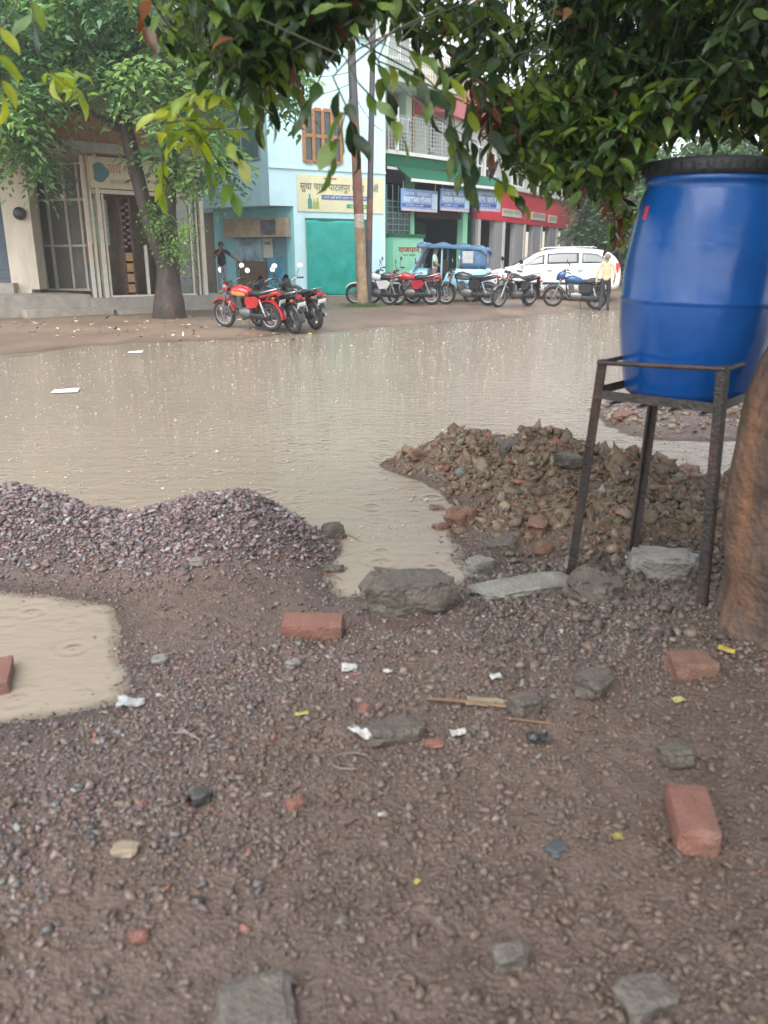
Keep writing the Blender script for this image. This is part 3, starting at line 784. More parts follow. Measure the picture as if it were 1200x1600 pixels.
scrap('plastic_bag', 205, 1103, .12, .06, (.55, .58, .60), 10, 'wet grey plastic bag at the right end of the left puddle', 'litter', 16, .5, .15)
for px, py, wd, lab, sd_ in [(103, 612, .30, 'white sheet of paper floating on the left of the flood', 17), (212, 551, .24, 'pale paper floating near the far left shore', 18)]:
    v = G(px, py, .004)
    ob = put(MB().sheet(lambda u, q: ((u - .5) * wd, (q - .5) * wd * .8, .012 + .02 * u * q), 3, 3), 'floating_paper', mat('wet_paper', (.75, .73, .68), rough=.4, var=.08), v, R(12), lab, 'litter')
    ob.modifiers.new('thickness', 'SOLIDIFY').thickness = .002
put(MB().tube([(0, 0, 0), (.12, -.012, .004), (.25, -.03, .006), (.38, -.036, 0), (.5, -.05, -.004)], [.006, .0065, .006, .005, .003], 6), 'stick', mat('dry_stick', (.15, .085, .045), rough=.7, var=.3, bump=.4), at(668, 1098, .016), R(-6), 'long brown stick lying across the foreground gravel', 'stick', rx=0)
put(MB().tube([(0, 0, 0), (.09, -.02, .006), (.2, -.03, 0)], [.004, .005, .003], 6), 'stick', MATS['dry_stick'], at(790, 1128, .014), R(-6), 'shorter brown stick end crossing the black plastic', 'stick')
put(MB().tube([(0, 0, 0), (.03, .01, .06), (.08, .01, .05), (.13, .02, .02)], [.004, .004, .003, .002], 6), 'twig', MATS['dry_stick'], at(528, 850, .0), R(-20), 'bent twig sticking out by the upright brown stone', 'twig')
put(MB().tube([(0, 0, 0), (.06, .0, .012), (.12, -.01, .004)], [.003, .003, .002], 6), 'twig', MATS['dry_stick'], at(508, 900, .01), R(-40), 'thin twig at the right foot of the gravel heap', 'twig')
put(MB().tube([(.06 * math.cos(a), .04 * math.sin(a), .006) for a in np.linspace(0, 5, 14)], .0016, 5), 'wire_loop', mat('pale_wire', (.20, .175, .15), rough=.5), at(548, 1195, .008), 0, 'thin loop of pale wire below the plastic wrapper', 'wire')
put(MB().tube([(0, 0, 0), (.05, -.01, .008), (.10, -.05, .006), (.11, -.10, .004)], .0022, 5), 'wire_piece', MATS['pale_wire'], at(270, 1148, .008), 0, 'bent piece of pale wire in the left gravel', 'wire')

# yellow leaves and scraps dropped on the far shore in front of the shops
rl = np.random.default_rng(61); n = 240
lx = rl.uniform(-11, -1.5, n); ly = rl.uniform(15.5, 20.5, n); lz = np.maximum(gh(lx, ly), 0) + .012
V, F_, id_ = leaves_np(np.stack([lx, ly, lz], -1), np.stack([rl.normal(0, 1, n), rl.normal(0, 1, n), rl.uniform(0, .35, n)], -1), np.tile([0, 0, 1.0], (n, 1)) + rl.normal(0, .25, (n, 3)), rl.uniform(.07, .16, n), rl.uniform(.05, .09, n), False)
np_mesh('fallen_leaves', V, F_, mat('dry_leaf', rough=.5, attr='Col', var=.2, scale=30), cols=pick_cols(n, [(.55, .42, .14), (.55, .5, .38), (.25, .14, .06)], [3, 3, 2], .3, 4)[id_], kind='stuff', label='yellow and pale fallen leaves strewn along the far shore')
# ================================================================= trees
m_bark = mat('dark_wet_bark', (.045, .036, .030), rough=.7, var=.4, scale=9, bump=1.0, bscale=22, dirt=.45, dirtcol=(.17, .085, .045), dscale=(4, 4, .8))
m_bark_near = mat('brown_bark', (.085, .058, .042), rough=.75, var=.45, scale=10, bump=1.0, bscale=26, dirt=.85, dirtcol=(.24, .105, .05), dscale=(5, 5, .7))
m_leaf = leaf_mat('green_leaves', .33, .38)
m_leaf_far = leaf_mat('soft_green_leaves', .5, .30)

def rough_tube(mb, pts, rad, n=14, lumps=.12, sub=6, seed=0):
    """trunk: resampled tube with an uneven, fluted outline"""
    P0 = [Vector(p) for p in pts]; out, rr = [], []
    for i in range(len(P0) - 1):
        for k in range(sub):
            t = k / sub
            a = P0[max(i - 1, 0)]; b = P0[i]; c = P0[i + 1]; d = P0[min(i + 2, len(P0) - 1)]
            out.append(0.5 * ((2 * b) + (c - a) * t + (2 * a - 5 * b + 4 * c - d) * t * t + (3 * b - a - 3 * c + d) * t ** 3))
            rr.append(rad[i] * (1 - t) + rad[i + 1] * t)
    out.append(P0[-1]); rr.append(rad[-1])
    k0 = len(mb.v); mb.tube(out, rr, n)
    for q in range(k0, len(mb.v)):
        i = (q - k0) // n; c = out[i]; v = Vector(mb.v[q]); th = (q - k0) % n / n * 2 * PI
        f = 1 + lumps * (math.sin(th * 3 + seed + i * .12) * .6 + noise.noise(Vector((math.cos(th) * 1.5, math.sin(th) * 1.5, i * .25 + seed))) * 1.3)
        mb.v[q] = tuple(c + (v - c) * f)
    return out

def inpoly(x, y, poly):
    return sdpoly(np.array([x]), np.array([y]), poly)[0]

GREENS = np.array([(.050, .110, .032), (.035, .080, .030), (.080, .150, .038), (.028, .060, .026)])

# ---------------------------------------------------------------- the big tree over the camera, trunk at the right
root = empty('shade_tree', (1.66, 2.80, ground_z(1.62, 2.80)), 'big leafy tree leaning at the right edge with branches hanging over the street', 'tree')
mb = MB()
zb = ground_z(1.62, 2.80)
trunk = rough_tube(mb, [(1.58, 2.80, zb - .15), (1.58, 2.80, zb + .12), (1.565, 2.80, .65), (1.585, 2.80, 1.1), (1.74, 2.8, 1.6), (1.98, 2.8, 2.1), (2.12, 2.9, 2.9), (2.0, 3.0, 3.8)],
                   [.32, .28, .272, .272, .255, .245, .22, .15], 20, .13, 6, 2)
limbs = []
tw = MB()                                   # thin green twigs
def limb(pts, rad, seed=0, n=8):
    out = rough_tube(mb, pts, rad, n, .08, 5, seed)
    limbs.extend(out)
limb([(2.05, 2.85, 2.4), (1.2, 3.1, 3.05), (.2, 3.3, 3.25), (-.9, 3.3, 3.15), (-1.8, 3.2, 2.95)], [.11, .08, .055, .035, .014], 1)
limb([(2.08, 2.9, 2.6), (1.5, 3.9, 3.3), (.9, 4.7, 3.4), (.25, 5.1, 3.2)], [.10, .07, .045, .015], 2)
limb([(2.05, 2.9, 2.2), (2.2, 3.9, 2.5), (1.95, 4.9, 2.5), (1.6, 5.6, 2.35)], [.09, .06, .04, .015], 3)
limb([(2.1, 2.8, 3.0), (1.3, 1.9, 3.6), (.3, 1.3, 3.8), (-.9, .8, 3.7)], [.10, .08, .05, .02], 4)
limb([(2.1, 2.8, 2.8), (2.8, 3.8, 3.1), (3.1, 4.9, 3.0), (2.9, 5.8, 2.7)], [.10, .07, .05, .02], 5)
limb([(2.05, 2.9, 3.4), (1.2, 3.4, 4.0), (.0, 3.8, 4.1), (-1.2, 4.1, 3.9), (-2.0, 4.3, 3.6)], [.10, .08, .05, .03, .015], 6)
limb([(2.1, 2.7, 3.1), (2.3, 1.4, 3.8), (2.0, .2, 4.0), (1.5, -1.0, 3.9)], [.10, .07, .05, .02], 7)
limb([(2.0, 2.9, 2.5), (1.4, 3.3, 3.0), (.75, 3.7, 3.1), (.15, 3.6, 3.0)], [.06, .045, .03, .01], 8)
LP = np.array([v[:] for v in limbs])

lp, lf, ln, ll, lc = [], [], [], [], []
rt = random.Random(4)
def leaf_col(kind):
    if kind == 'mid' and rt.random() < .12: kind = 'young'
    if kind == 'young': c = rt.choice([(.22, .30, .030), (.17, .26, .030), (.28, .33, .045)])  # yellow-green tip leaves; the tone also stands in for lit foliage
    elif kind == 'dead': c = rt.choice([(.13, .055, .026), (.10, .045, .022), (.20, .10, .045)])
    elif kind == 'mid': c = rt.choice([(.115, .195, .04), (.09, .165, .038), (.15, .235, .045)])
    else: c = rt.choice([(.030, .066, .019), (.022, .052, .017), (.044, .090, .024), (.018, .040, .014)])
    k = rt.uniform(.8, 1.2); return tuple(q * k for q in c)

def spray(start, d, n, ln_, kind='dark', mix=.0, stem=True, droop=.5, dead=0.03):
    """a hanging twig with alternate leaves"""
    p = Vector(start); d = Vector(d).normalized(); pts = [p.copy()]
    step = ln_ * .38; sgn = 1
    side = d.cross(Vector((0, 0, 1)));
    side = side.normalized() if side.length > .05 else Vector((1, 0, 0))
    for i in range(n):
        d = (d + Vector((rt.gauss(0, .10), rt.gauss(0, .10), -droop * .13))).normalized()
        p = p + d * step; pts.append(p.copy()); sgn = -sgn
        f = (d * rt.uniform(.35, .8) + side * sgn * rt.uniform(.5, 1.0) + Vector((rt.gauss(0, .15), rt.gauss(0, .15), -droop * rt.uniform(.3, 1.1)))).normalized()
        if i == n - 1: f = (d + Vector((0, 0, -.3))).normalized()
        k = kind
        q = rt.random()
        if q < dead: k = 'dead'
        elif q < dead + mix: k = 'mid' if kind == 'dark' else 'dark'
        lp.append(p[:]); lf.append(f[:]); ln.append((rt.gauss(0, .45), rt.gauss(0, .45) - .25, 1)); ll.append(ln_ * rt.uniform(.65, 1.15)); lc.append(leaf_col(k))
    if stem: tw.tube(pts[::2] if len(pts) > 4 else pts, .0028, 4, False)

def join_limb(p):
    """thin branch from the nearest limb to a spray"""
    d = np.linalg.norm(LP - np.array(p), axis=1) + np.where(LP[:, 2] < p[2], .5, 0)
    q = Vector(LP[int(d.argmin())]); p = Vector(p)
    m = (p + q) / 2 + Vector((rt.gauss(0, .06), rt.gauss(0, .06), .10 * (p - q).length))
    tw.tube([q, m, p], [.007, .004, .003], 5, False)

# mass of foliage: region in the view, distance range, number of sprays, leaf length, character
def fill(poly, y0, y1, count, ln_, kind, mix, dead=.03, joins=.06, n=(4, 8)):
    xs = [q[0] for q in poly]; ys = [q[1] for q in poly]
    c = 0
    while c < count:
        x, y = rt.uniform(min(xs), max(xs)), rt.uniform(min(ys), max(ys))
        if inpoly(x, y, poly) < 0: continue
        s = P(x, y, rt.uniform(y0, y1))
        if s.z > 4.6: continue
        a = rt.uniform(0, 2 * PI); k = rt.randint(*n); dv = Vector((math.cos(a), math.sin(a), rt.uniform(-.9, .35))).normalized()
        s = s - (dv + Vector((0, 0, -.25))) * (k * ln_ * .30)      # the polygon marks where the spray ends
        spray(s, dv, k, ln_, kind, mix, rt.random() < .5, .45, dead)
        if rt.random() < joins: join_limb(s)
        c += 1
RIGHT = [(800, -120), (1330, -120), (1330, 235), (1200, 225), (1090, 215), (1000, 230), (950, 310), (905, 315), (870, 275), (820, 250), (800, 200), (790, 110)]
fill(RIGHT, 3.5, 5.6, 1050, .084, 'dark', .55, .012)
fill([(860, -60), (1330, -60), (1330, 205), (1010, 205), (900, 140)], 3.3, 5.5, 900, .09, 'dark', .15, .008)
fill([(800, 140), (960, 120), (1010, 225), (960, 310), (900, 300), (850, 280), (800, 250)], 3.3, 4.4, 420, .080, 'mid', .35, .02)  # paler leaf mix paints the lit lower-left side of the crown
fill([(950, 290), (985, 280), (990, 360), (960, 385)], 4.4, 5.2, 26, .085, 'mid', .3, .5, n=(3, 5))
fill([(1205, 150), (1330, 120), (1330, 330), (1215, 300)], 3.6, 4.6, 90, .10, 'dark', .2)
TOPL = [(250, -150), (720, -150), (700, 30), (680, 60), (625, 40), (560, 40), (480, 100), (430, 140), (340, 110), (240, 60)]
fill(TOPL, 2.9, 4.6, 400, .086, 'dark', .40, .012)
fill([(400, -80), (640, -80), (560, 40), (480, 95), (420, 110)], 2.9, 4.3, 320, .088, 'dark', .15, .008)
fill([(300, 0), (450, 20), (450, 130), (380, 160), (320, 110)], 3.1, 4.2, 75, .092, 'mid', .6, .02)
fill([(650, 0), (790, 0), (800, 120), (720, 150), (680, 100)], 3.0, 4.2, 44, .09, 'dark', .3, .05)
fill([(740, 120), (800, 130), (820, 230), (770, 225)], 3.2, 4.2, 34, .085, 'mid', .5, .18, n=(3, 5))
fill([(235, 160), (330, 150), (350, 215), (290, 240), (230, 210)], 3.0, 3.5, 16, .09, 'young', .0, .03, n=(3, 5))
fill([(90, 110), (125, 110), (125, 150), (95, 150)], 3.0, 3.4, 5, .085, 'young', .0, .0, n=(3, 4))
# single sprays that hang free against the street
for px, py, Y, dx, dz, n, ln_, kind, dead in [
        (520, 120, 2.7, .25, -.9, 5, .11, 'dark', 0), (560, 130, 2.8, .6, -.5, 5, .10, 'mid', 0), (505, 110, 2.9, -.3, -.8, 4, .10, 'dark', .0), (590, 95, 2.9, .7, -.2, 5, .10, 'mid', 0),
        (620, 70, 2.8, .7, -.3, 5, .10, 'mid', 0), (575, 60, 3.0, .3, -.8, 4, .11, 'mid', 0), (548, 150, 2.6, -.2, -.8, 5, .11, 'mid', .0), (640, 90, 3.1, .4, -.6, 5, .10, 'dark', 0),
        (455, 80, 3.0, .1, -1, 3, .10, 'dead', 1), (690, 120, 3.0, .25, -.9, 6, .10, 'dark', .1), (705, 160, 3.1, .3, -.9, 6, .10, 'dark', .1),
        (735, 100, 3.2, .1, -1, 5, .10, 'dark', .2), (765, 150, 3.3, .0, -1, 5, .10, 'dead', .35), (772, 200, 3.4, .1, -1, 4, .10, 'mid', .4), (755, 110, 3.3, .1, -1, 4, .09, 'dark', .3),
        (706, 205, 3.2, .15, -.9, 5, .10, 'mid', .0), (726, 190, 3.3, .35, -.8, 6, .10, 'dark', .0), (765, 275, 3.4, .8, -.3, 5, .085, 'young', .0), (800, 265, 3.5, .8, -.3, 6, .09, 'mid', 0),
        (850, 285, 3.7, .8, -.1, 5, .085, 'mid', 0), (960, 330, 4.4, .1, -1, 4, .09, 'dead', .6), (975, 330, 4.5, -.1, -1, 5, .085, 'mid', .25),
        (335, 200, 3.0, .6, -.5, 4, .09, 'young', .1), (255, 240, 3.2, .1, -.9, 4, .09, 'young', 0), (310, 225, 3.3, .3, -.9, 4, .09, 'mid', .2), (330, 235, 3.2, .5, -.6, 5, .09, 'mid', 0),
        (0, 20, 2.7, .0, -1, 5, .10, 'young', 0), (-12, 60, 2.7, .1, -1, 4, .10, 'young', 0), (45, -20, 2.9, .1, -.9, 3, .10, 'mid', 0), (215, 0, 3.0, .2, -1, 3, .10, 'dead', .9),
        (395, 130, 3.2, .1, -1, 4, .10, 'young', 0), (385, 130, 3.3, -.3, -.9, 4, .10, 'mid', 0), (420, 120, 3.3, .2, -1, 4, .10, 'young', 0)]:
    s = P(px, py, Y); spray(s, (dx, rt.uniform(-.2, .2), dz), n, ln_, kind, .2, True, .5, dead)
    m = s + Vector((rt.uniform(-.1, .1), .03, .08)); tw.tube([s, m, m + Vector((rt.uniform(-.3, .3), .05, .12))], [.0025, .003, .0035], 5, False)
# the rest of the crown: over and behind the camera, it shades the near ground
for _ in range(900):
    x, y = rt.uniform(-1.6, 4.8), rt.uniform(-3.5, 3.4)
    z = 3.1 + rt.random() * 1.5 + (.4 if y > 1.2 else 0)
    if math.atan2(z - CAM_H, max(y, .01)) < R(22): continue
    a = rt.uniform(0, 2 * PI)
    spray((x, y, z), (math.cos(a), math.sin(a), rt.uniform(-.5, .2)), rt.randint(7, 11), .15, 'dark', .3, False)
mb.build('trunk', m_bark_near, root, smooth=50)
tw.build('twigs', mat('green_brown_twig', (.045, .05, .025), rough=.6, var=.3), root, smooth=50)
V, F_, id_ = leaves_np(lp, lf, ln, ll, [q * .46 for q in ll])
np_mesh('crown', V, F_, m_leaf, cols=np.array(lc)[id_], parent=root, smooth=True)

# ---------------------------------------------------------------- forked tree in front of the shops
def leaf_cloud(parent, clumps, per, ln_, spread, seed, cols, mtl, name='crown', full=False, droop=.8):
    """clumps of drooping sprays; clumps = (x, y, z, radius)"""
    r = np.random.default_rng(seed); pos, fw, nr, le, cc = [], [], [], [], []
    for (cx, cy, cz, rad) in clumps:
        tone = r.uniform(.65, 1.35); base = np.array(cols[r.integers(len(cols))])
        for _ in range(per):
            v = r.normal(size=3); v /= np.linalg.norm(v); v *= rad * r.uniform(.35, 1) ** .6
            s = np.array([cx, cy, cz]) + v * np.array([1, 1, .75])
            d = v / (np.linalg.norm(v) + 1e-6) * np.array([1, 1, .3]) + np.array([0, 0, -droop * r.uniform(.3, 1)]); d /= np.linalg.norm(d)
            sd_ = np.cross(d, [0, 0, 1.0]); sd_ /= np.linalg.norm(sd_) + 1e-6
            m = r.integers(6, 10)
            for q in range(m):
                pos.append(s + d * ln_ * .45 * q + np.array([0, 0, -.02 * q * q * ln_]))
                sg = 1 if q % 2 else -1
                fw.append(d * .6 + sd_ * sg * .8 + r.normal(0, .2, 3)); nr.append(r.normal(0, .5, 3) + [0, 0, 1])
                le.append(ln_ * r.uniform(.7, 1.2)); cc.append(base * tone * r.uniform(.8, 1.25))
    le = np.array(le)
    V, F_, id_ = leaves_np(pos, fw, nr, le, le * .42, full)
    return np_mesh(name, V, F_, mtl, cols=np.clip(np.array(cc), 0, 1)[id_], parent=parent, smooth=True)

b0 = P(266, 497, 20.4); b0.z = ground_z(b0.x, b0.y)
root = empty('forked_tree', b0, 'forked dark trunk tree with drooping green crown in front of the glazed shop', 'tree')
mb = MB()
c1 = P(258, 415, 20.4); c2 = P(228, 330, 20.3); c3 = P(205, 235, 20.2); c4 = P(185, 150, 20.2); c5 = P(150, 40, 20.4)
rough_tube(mb, [b0 - Vector((0, 0, .3)), b0 + Vector((0, 0, .15)), P(262, 450, 20.4), c1, c2, c3, c4, c5], [.50, .40, .31, .22, .175, .16, .13, .08], 16, .15, 5, 1)
rough_tube(mb, [P(264, 455, 20.4), P(266, 400, 20.4), P(264, 320, 20.45), P(272, 240, 20.5), P(310, 150, 20.6), P(350, 60, 20.7)], [.26, .20, .17, .14, .12, .06], 12, .12, 5, 3)
for a, b in [((c4.x, c4.y, c4.z), P(60, 120, 20.0)), ((c3.x, c3.y, c3.z + .3), P(45, 200, 19.6)), (P(300, 165, 20.6)[:], P(440, 120, 20.3)), (P(300, 165, 20.6)[:], P(330, 230, 19.9)), (c4[:], P(250, 60, 19.8)), (P(310, 150, 20.6)[:], P(400, 20, 20.9))]:
    a, b = Vector(a), Vector(b); rough_tube(mb, [a, (a + b) / 2 + Vector((0, 0, .5)), b], [.09, .06, .02], 7, .08, 4, 5)
mb.build('trunk', m_bark, root, smooth=50)
r = random.Random(9); cl = []
CROWN = [(-260, -170), (480, -170), (475, 60), (462, 130), (440, 165), (405, 170), (380, 150), (350, 225), (300, 250), (245, 215), (200, 190), (160, 165), (105, 150), (90, 200), (50, 245), (10, 225), (-60, 200), (-260, 190)]
while len(cl) < 215:
    x, y = r.uniform(-260, 480), r.uniform(-170, 250)
    if inpoly(x, y, CROWN) < 26: continue
    p = P(x, y, r.uniform(18.3, 21.7)); cl.append((p.x, p.y, p.z, r.uniform(.28, .62)))
for x, y, rr in [(440, 150, .3), (455, 120, .3), (45, 250, .32), (30, 225, .4), (330, 260, .3), (300, 275, .3), (345, 235, .35), (250, 235, .35), (60, 215, .35)]:
    p = P(x, y, r.uniform(19.2, 20.4)); cl.append((p.x, p.y, p.z, rr))
sc_ = []
for x, y, rr in [(236, 318, .16), (250, 335, .20), (265, 350, .22), (278, 370, .20), (262, 385, .14), (285, 390, .13), (283, 285, .14), (246, 345, .15), (290, 350, .12)]:
    p = P(x, y, r.uniform(19.8, 20.1)); sc_.append((p.x, p.y, p.z, rr))
leaf_cloud(root, sc_, 15, .12, .5, 37, [(.16, .30, .07), (.12, .24, .07), (.20, .34, .07)], m_leaf_far, name='sprouts')
leaf_cloud(root, cl, 30, .21, .5, 31, [(.13, .25, .10), (.15, .29, .10), (.10, .21, .095), (.20, .33, .095)], m_leaf_far)

# ---------------------------------------------------------------- trees down the street on the right
def bg_tree(px, pybase, Y, pytop, wpx, seed, label, cols, clumps=46, lean=0.0, bare=.3):
    g = P(px, pybase, Y); g.z = ground_z(g.x, g.y)
    t = empty('roadside_tree', g, label, 'tree', 'trees down the street')
    top = P(px + lean, pytop, Y); h = top.z - g.z; wd = wpx / FPX * Y
    m = MB(); rough_tube(m, [g - Vector((0, 0, .2)), g + Vector((top.x - g.x, 0, h)) * .25, g + Vector((top.x - g.x, .2, h)) * .5, g + Vector((top.x - g.x, 0, h)) * .85], [.30, .24, .18, .05], 10, .12, 5, seed)
    rr = random.Random(seed); cs = []
    for i in range(5):
        a = g + Vector((top.x - g.x, 0, h)) * rr.uniform(.35, .6); b = Vector((top.x + rr.uniform(-.4, .4) * wd, Y + rr.uniform(-1, 1), g.z + h * rr.uniform(.6, .9)))
        rough_tube(m, [a, (a + b) / 2 + Vector((0, 0, .2)), b], [.10, .06, .02], 6, .05, 3, i)
    m.build('trunk', m_bark, t, smooth=50)
    for _ in range(clumps):
        a = rr.uniform(0, 2 * PI); q = math.sqrt(rr.random()); zz = rr.uniform(bare, 1.0)
        k = math.sin(PI * min(1, max(.12, (zz - bare + .12) / (1.12 - bare)))) ** .6
        cs.append((top.x + (g.x - top.x) * (1 - zz) + math.cos(a) * q * wd / 2 * k, Y + math.sin(a) * q * wd / 2 * k, g.z + h * zz, rr.uniform(.4, .8)))
    leaf_cloud(t, cs, 24, .34, .5, seed + 3, cols, m_leaf_far)
GC = [(.060, .125, .045), (.085, .160, .05), (.045, .095, .040)]
bg_tree(945, 425, 41, 200, 60, 41, 'slim roadside tree with a pale trunk beyond the white car', GC, 60, 10, .32)
bg_tree(985, 430, 47, 215, 130, 42, 'broad roadside tree farthest down the street behind the drum', GC, 80, 0, .2)
bg_tree(925, 420, 57, 265, 44, 43, 'thin roadside tree against the far end of the red colonnade', [(.10, .16, .06), (.08, .13, .05)], 36, -6, .4)
bg_tree(1130, 440, 36, 205, 200, 44, 'large roadside tree hidden mostly behind the drum', GC, 110, 0, .15)
# ================================================================= buildings
def paint(name, hexc, dirt=.35, rough=.75, k=1.0, **kw):
    return mat(name, tuple(c * k for c in lin(hexc)), rough=rough, var=.07, scale=1.6, bump=.12, bscale=30, dirt=dirt, **kw)
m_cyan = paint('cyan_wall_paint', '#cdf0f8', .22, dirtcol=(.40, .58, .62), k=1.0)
m_cyan_shade = paint('cyan_wall_shade', '#8fb4bf', .5, dirtcol=(.16, .24, .27))  # cyan wall darkened to blue-grey, shade put into the colour
m_aqua = paint('aqua_alcove_wall', '#8fcfd6', .4, dirtcol=(.14, .30, .34))
m_cream = paint('cream_wall', '#cfc5b2', .5, dirtcol=(.26, .22, .17))
m_cement = mat('grey_cement', (.33, .30, .26), rough=.75, var=.2, scale=3, bump=.3, bscale=30, dirt=.7, dirtcol=(.15, .12, .09), dscale=(1, 1, 1))
m_frame = mat('cream_metal_frame', (.60, .55, .46), rough=.45, var=.1, dirt=.3, dirtcol=(.30, .25, .18))
m_steel = mat('blue_grey_shutter', (.075, .10, .135), rough=.45, var=.15, wave=('Z', 9), bump=.6, dirt=.3)
m_orange = mat('orange_brown_boards', (.30, .125, .050), rough=.6, var=.2, wave=('X', 7), bump=.5, dirt=.4, dirtcol=(.14, .07, .04))
m_wood = mat('brown_wood', (.40, .185, .085), rough=.5, var=.2, scale=8, bump=.2)
m_darkwood = mat('dark_wood', (.12, .07, .04), rough=.55, var=.3, scale=6, bump=.2)
m_glass = glass_mat('shop_glass', dark=.12, refl=.05)
m_glassd = glass_mat('pale_film_glass', tint=(.8, .78, .72), dark=.38, refl=.06)  # bay panes carry a stronger pale diffuse film
m_pane = mat('window_pane', (.035, .055, .055), rough=.12, var=.3, spec=.8)
m_dark = mat('dark_interior', (.035, .03, .028), rough=.8, var=.3)
m_green = paint('green_paint', '#0a5c40', .35, dirtcol=(.012, .06, .04), rough=.8)
m_pgreen = paint('pale_green_wall', '#b3c2ad', .45, dirtcol=(.25, .28, .22))
m_mint = paint('mint_paint', '#8fd0ae', .25, dirtcol=(.2, .32, .25), rough=.5)
m_dgreen = paint('dark_green_paint', '#1f4a3c', .3, dirtcol=(.02, .05, .04), rough=.5)
m_red = paint('red_paint', '#d83a4a', .3, dirtcol=(.35, .08, .08), rough=.55)
m_maroon = paint('maroon_wall', '#3c1a1c', .3, dirtcol=(.05, .02, .02))
m_white = paint('white_paint', '#dcdcd6', .35, dirtcol=(.4, .38, .33), rough=.5)
m_metal = mat('grey_metal', (.45, .46, .46), rough=.4, metal=.6, var=.15)
m_rail = mat('pale_metal_bars', (.36, .38, .37), rough=.5, var=.1, dirt=.3)

def window(F, parent, box, nc, nr, mf, mp, fw=.07, depth=.06, name='window'):
    px0, py0, px1, py1 = box
    u0 = F.uz(px0, (py0 + py1) / 2)[0]; u1 = F.uz(px1, (py0 + py1) / 2)[0]
    z1 = F.uz((px0 + px1) / 2, py0)[1]; z0 = F.uz((px0 + px1) / 2, py1)[1]
    mb = MB()
    for i in range(nc + 1):
        u = u0 + (u1 - u0) * i / nc; mb.fbox(F, u - fw / 2, u + fw / 2, z0, z1, -.02, depth)
    for j in range(nr + 1):
        z = z0 + (z1 - z0) * j / nr
        for i in range(nc):
            a = u0 + (u1 - u0) * i / nc + fw / 2; b = u0 + (u1 - u0) * (i + 1) / nc - fw / 2
            mb.fbox(F, a, b, z - fw / 2, z + fw / 2, -.018, depth - .004)
    f = mb.build(name, mf, parent)
    MB().fbox(F, u0 + .01, u1 - .01, z0 + .01, z1 - .01, .004, .012).build('pane', mp, f)
    return f, (u0, u1, z0, z1)

def walls(poly, z0, z1, mb=None):
    mb = mb or MB()
    return mb.prism([(p[0], p[1]) for p in poly], z0, z1)

# ---------------------------------------------------------------- far-left building
F0 = Fac(-420, 22.9, 52, 22.9)
o = P(0, 480, 22.9); o.z = .05
b = empty('corner_shop_house', o, 'cream pillared house with a blue grey roller shutter at the left edge', 'building')
def pz(F, px, py): return F.uz(px, py)[1]
MB().pbox(F0, -420, -260, 48, 236, -6, 0).build('wall', m_cream, b)
MB().pbox(F0, 6, 236, 50, 452, -.5, .05).pbox(F0, 24, 452, 54, 478, -.5, .12).build('pillar', m_cream, b)
MB().pbox(F0, -420, 236, 6, 442, -.6, -.3).build('shutter', m_steel, b)
MB().pbox(F0, -420, 442, 30, 458, -2, .35).build('ledge', m_cement, b)
MB().pbox(F0, -420, 458, 24, 497, -2, .15).build('plinth', m_cement, b)
c = F0.X(F0.uz(34, 334)[0], .12, F0.uz(34, 334)[1])
Mr = Matrix.Translation(c) @ Matrix.Rotation(R(90), 4, 'X')
MB().lathe([(.03, -.10), (.12, -.08), (.17, 0), (.16, .07), (.10, .11), (.04, .12)], 14, Mr).build('wall_fan', mat('black_plastic', (.02, .02, .02), rough=.4), b, smooth=True)

# ---------------------------------------------------------------- glazed shop
FS = Fac(140, 22.2, 318, 24.3)
FL = Fac(35, 24.4, 142, 23.9)
o = FS.X(FS.len / 2, 0, .05)
b = empty('glazed_shop', o, 'cream framed glass fronted shop behind the forked tree', 'building')
uS = lambda px, py=400: FS.uz(px, py)[0]
ZT = FS.uz(160, 465)[1]           # shop floor level
ZD = FS.uz(200, 302)[1]           # door head
ZR = FS.uz(200, 246)[1]           # underside of the roof slab
u0, u1 = uS(141), uS(318)
MB().fbox(FS, u0 - .2, u1 + .55, -.3, ZT, -4, .38).build('plinth', m_cement, b)
MB().fbox(FS, u0 - 3.3, u0 - .2, -.3, ZT + .1, -3.5, .25).build('platform', m_cement, b)
MB().fbox(FS, u0 + .3, u0 + 1.9, -.3, .22, .385, .95).fbox(FS, u0 - 2.0, u0 + .2, -.3, .30, .255, .75).build('step', m_cement, b)
MB().fbox(FS, u0 - 2.2, u1 + .1, ZT, ZR, -3.4, -3.3).fbox(FS, u1 - .02, u1 + .1, ZT, ZR, -3.3, -.12).build('inner_wall', mat('shop_inner_wall', (.42, .34, .25), rough=.8, var=.15), b)
MB().fbox(FS, u0 - 3.4, u1 + .15, ZR, ZR + .22, -3.6, .55).build('roof_slab', m_cement, b)
MB().fbox(FS, u0 - 2.6, u1 + .1, ZR + .22, ZR + 1.45, -.6, .25).build('fascia_boards', m_orange, b)
MB().fbox(FS, u0 - 3.4, u1 + .1, ZR + 1.45, ZR + 5, -3.6, .05).build('upper_wall', m_cream, b)
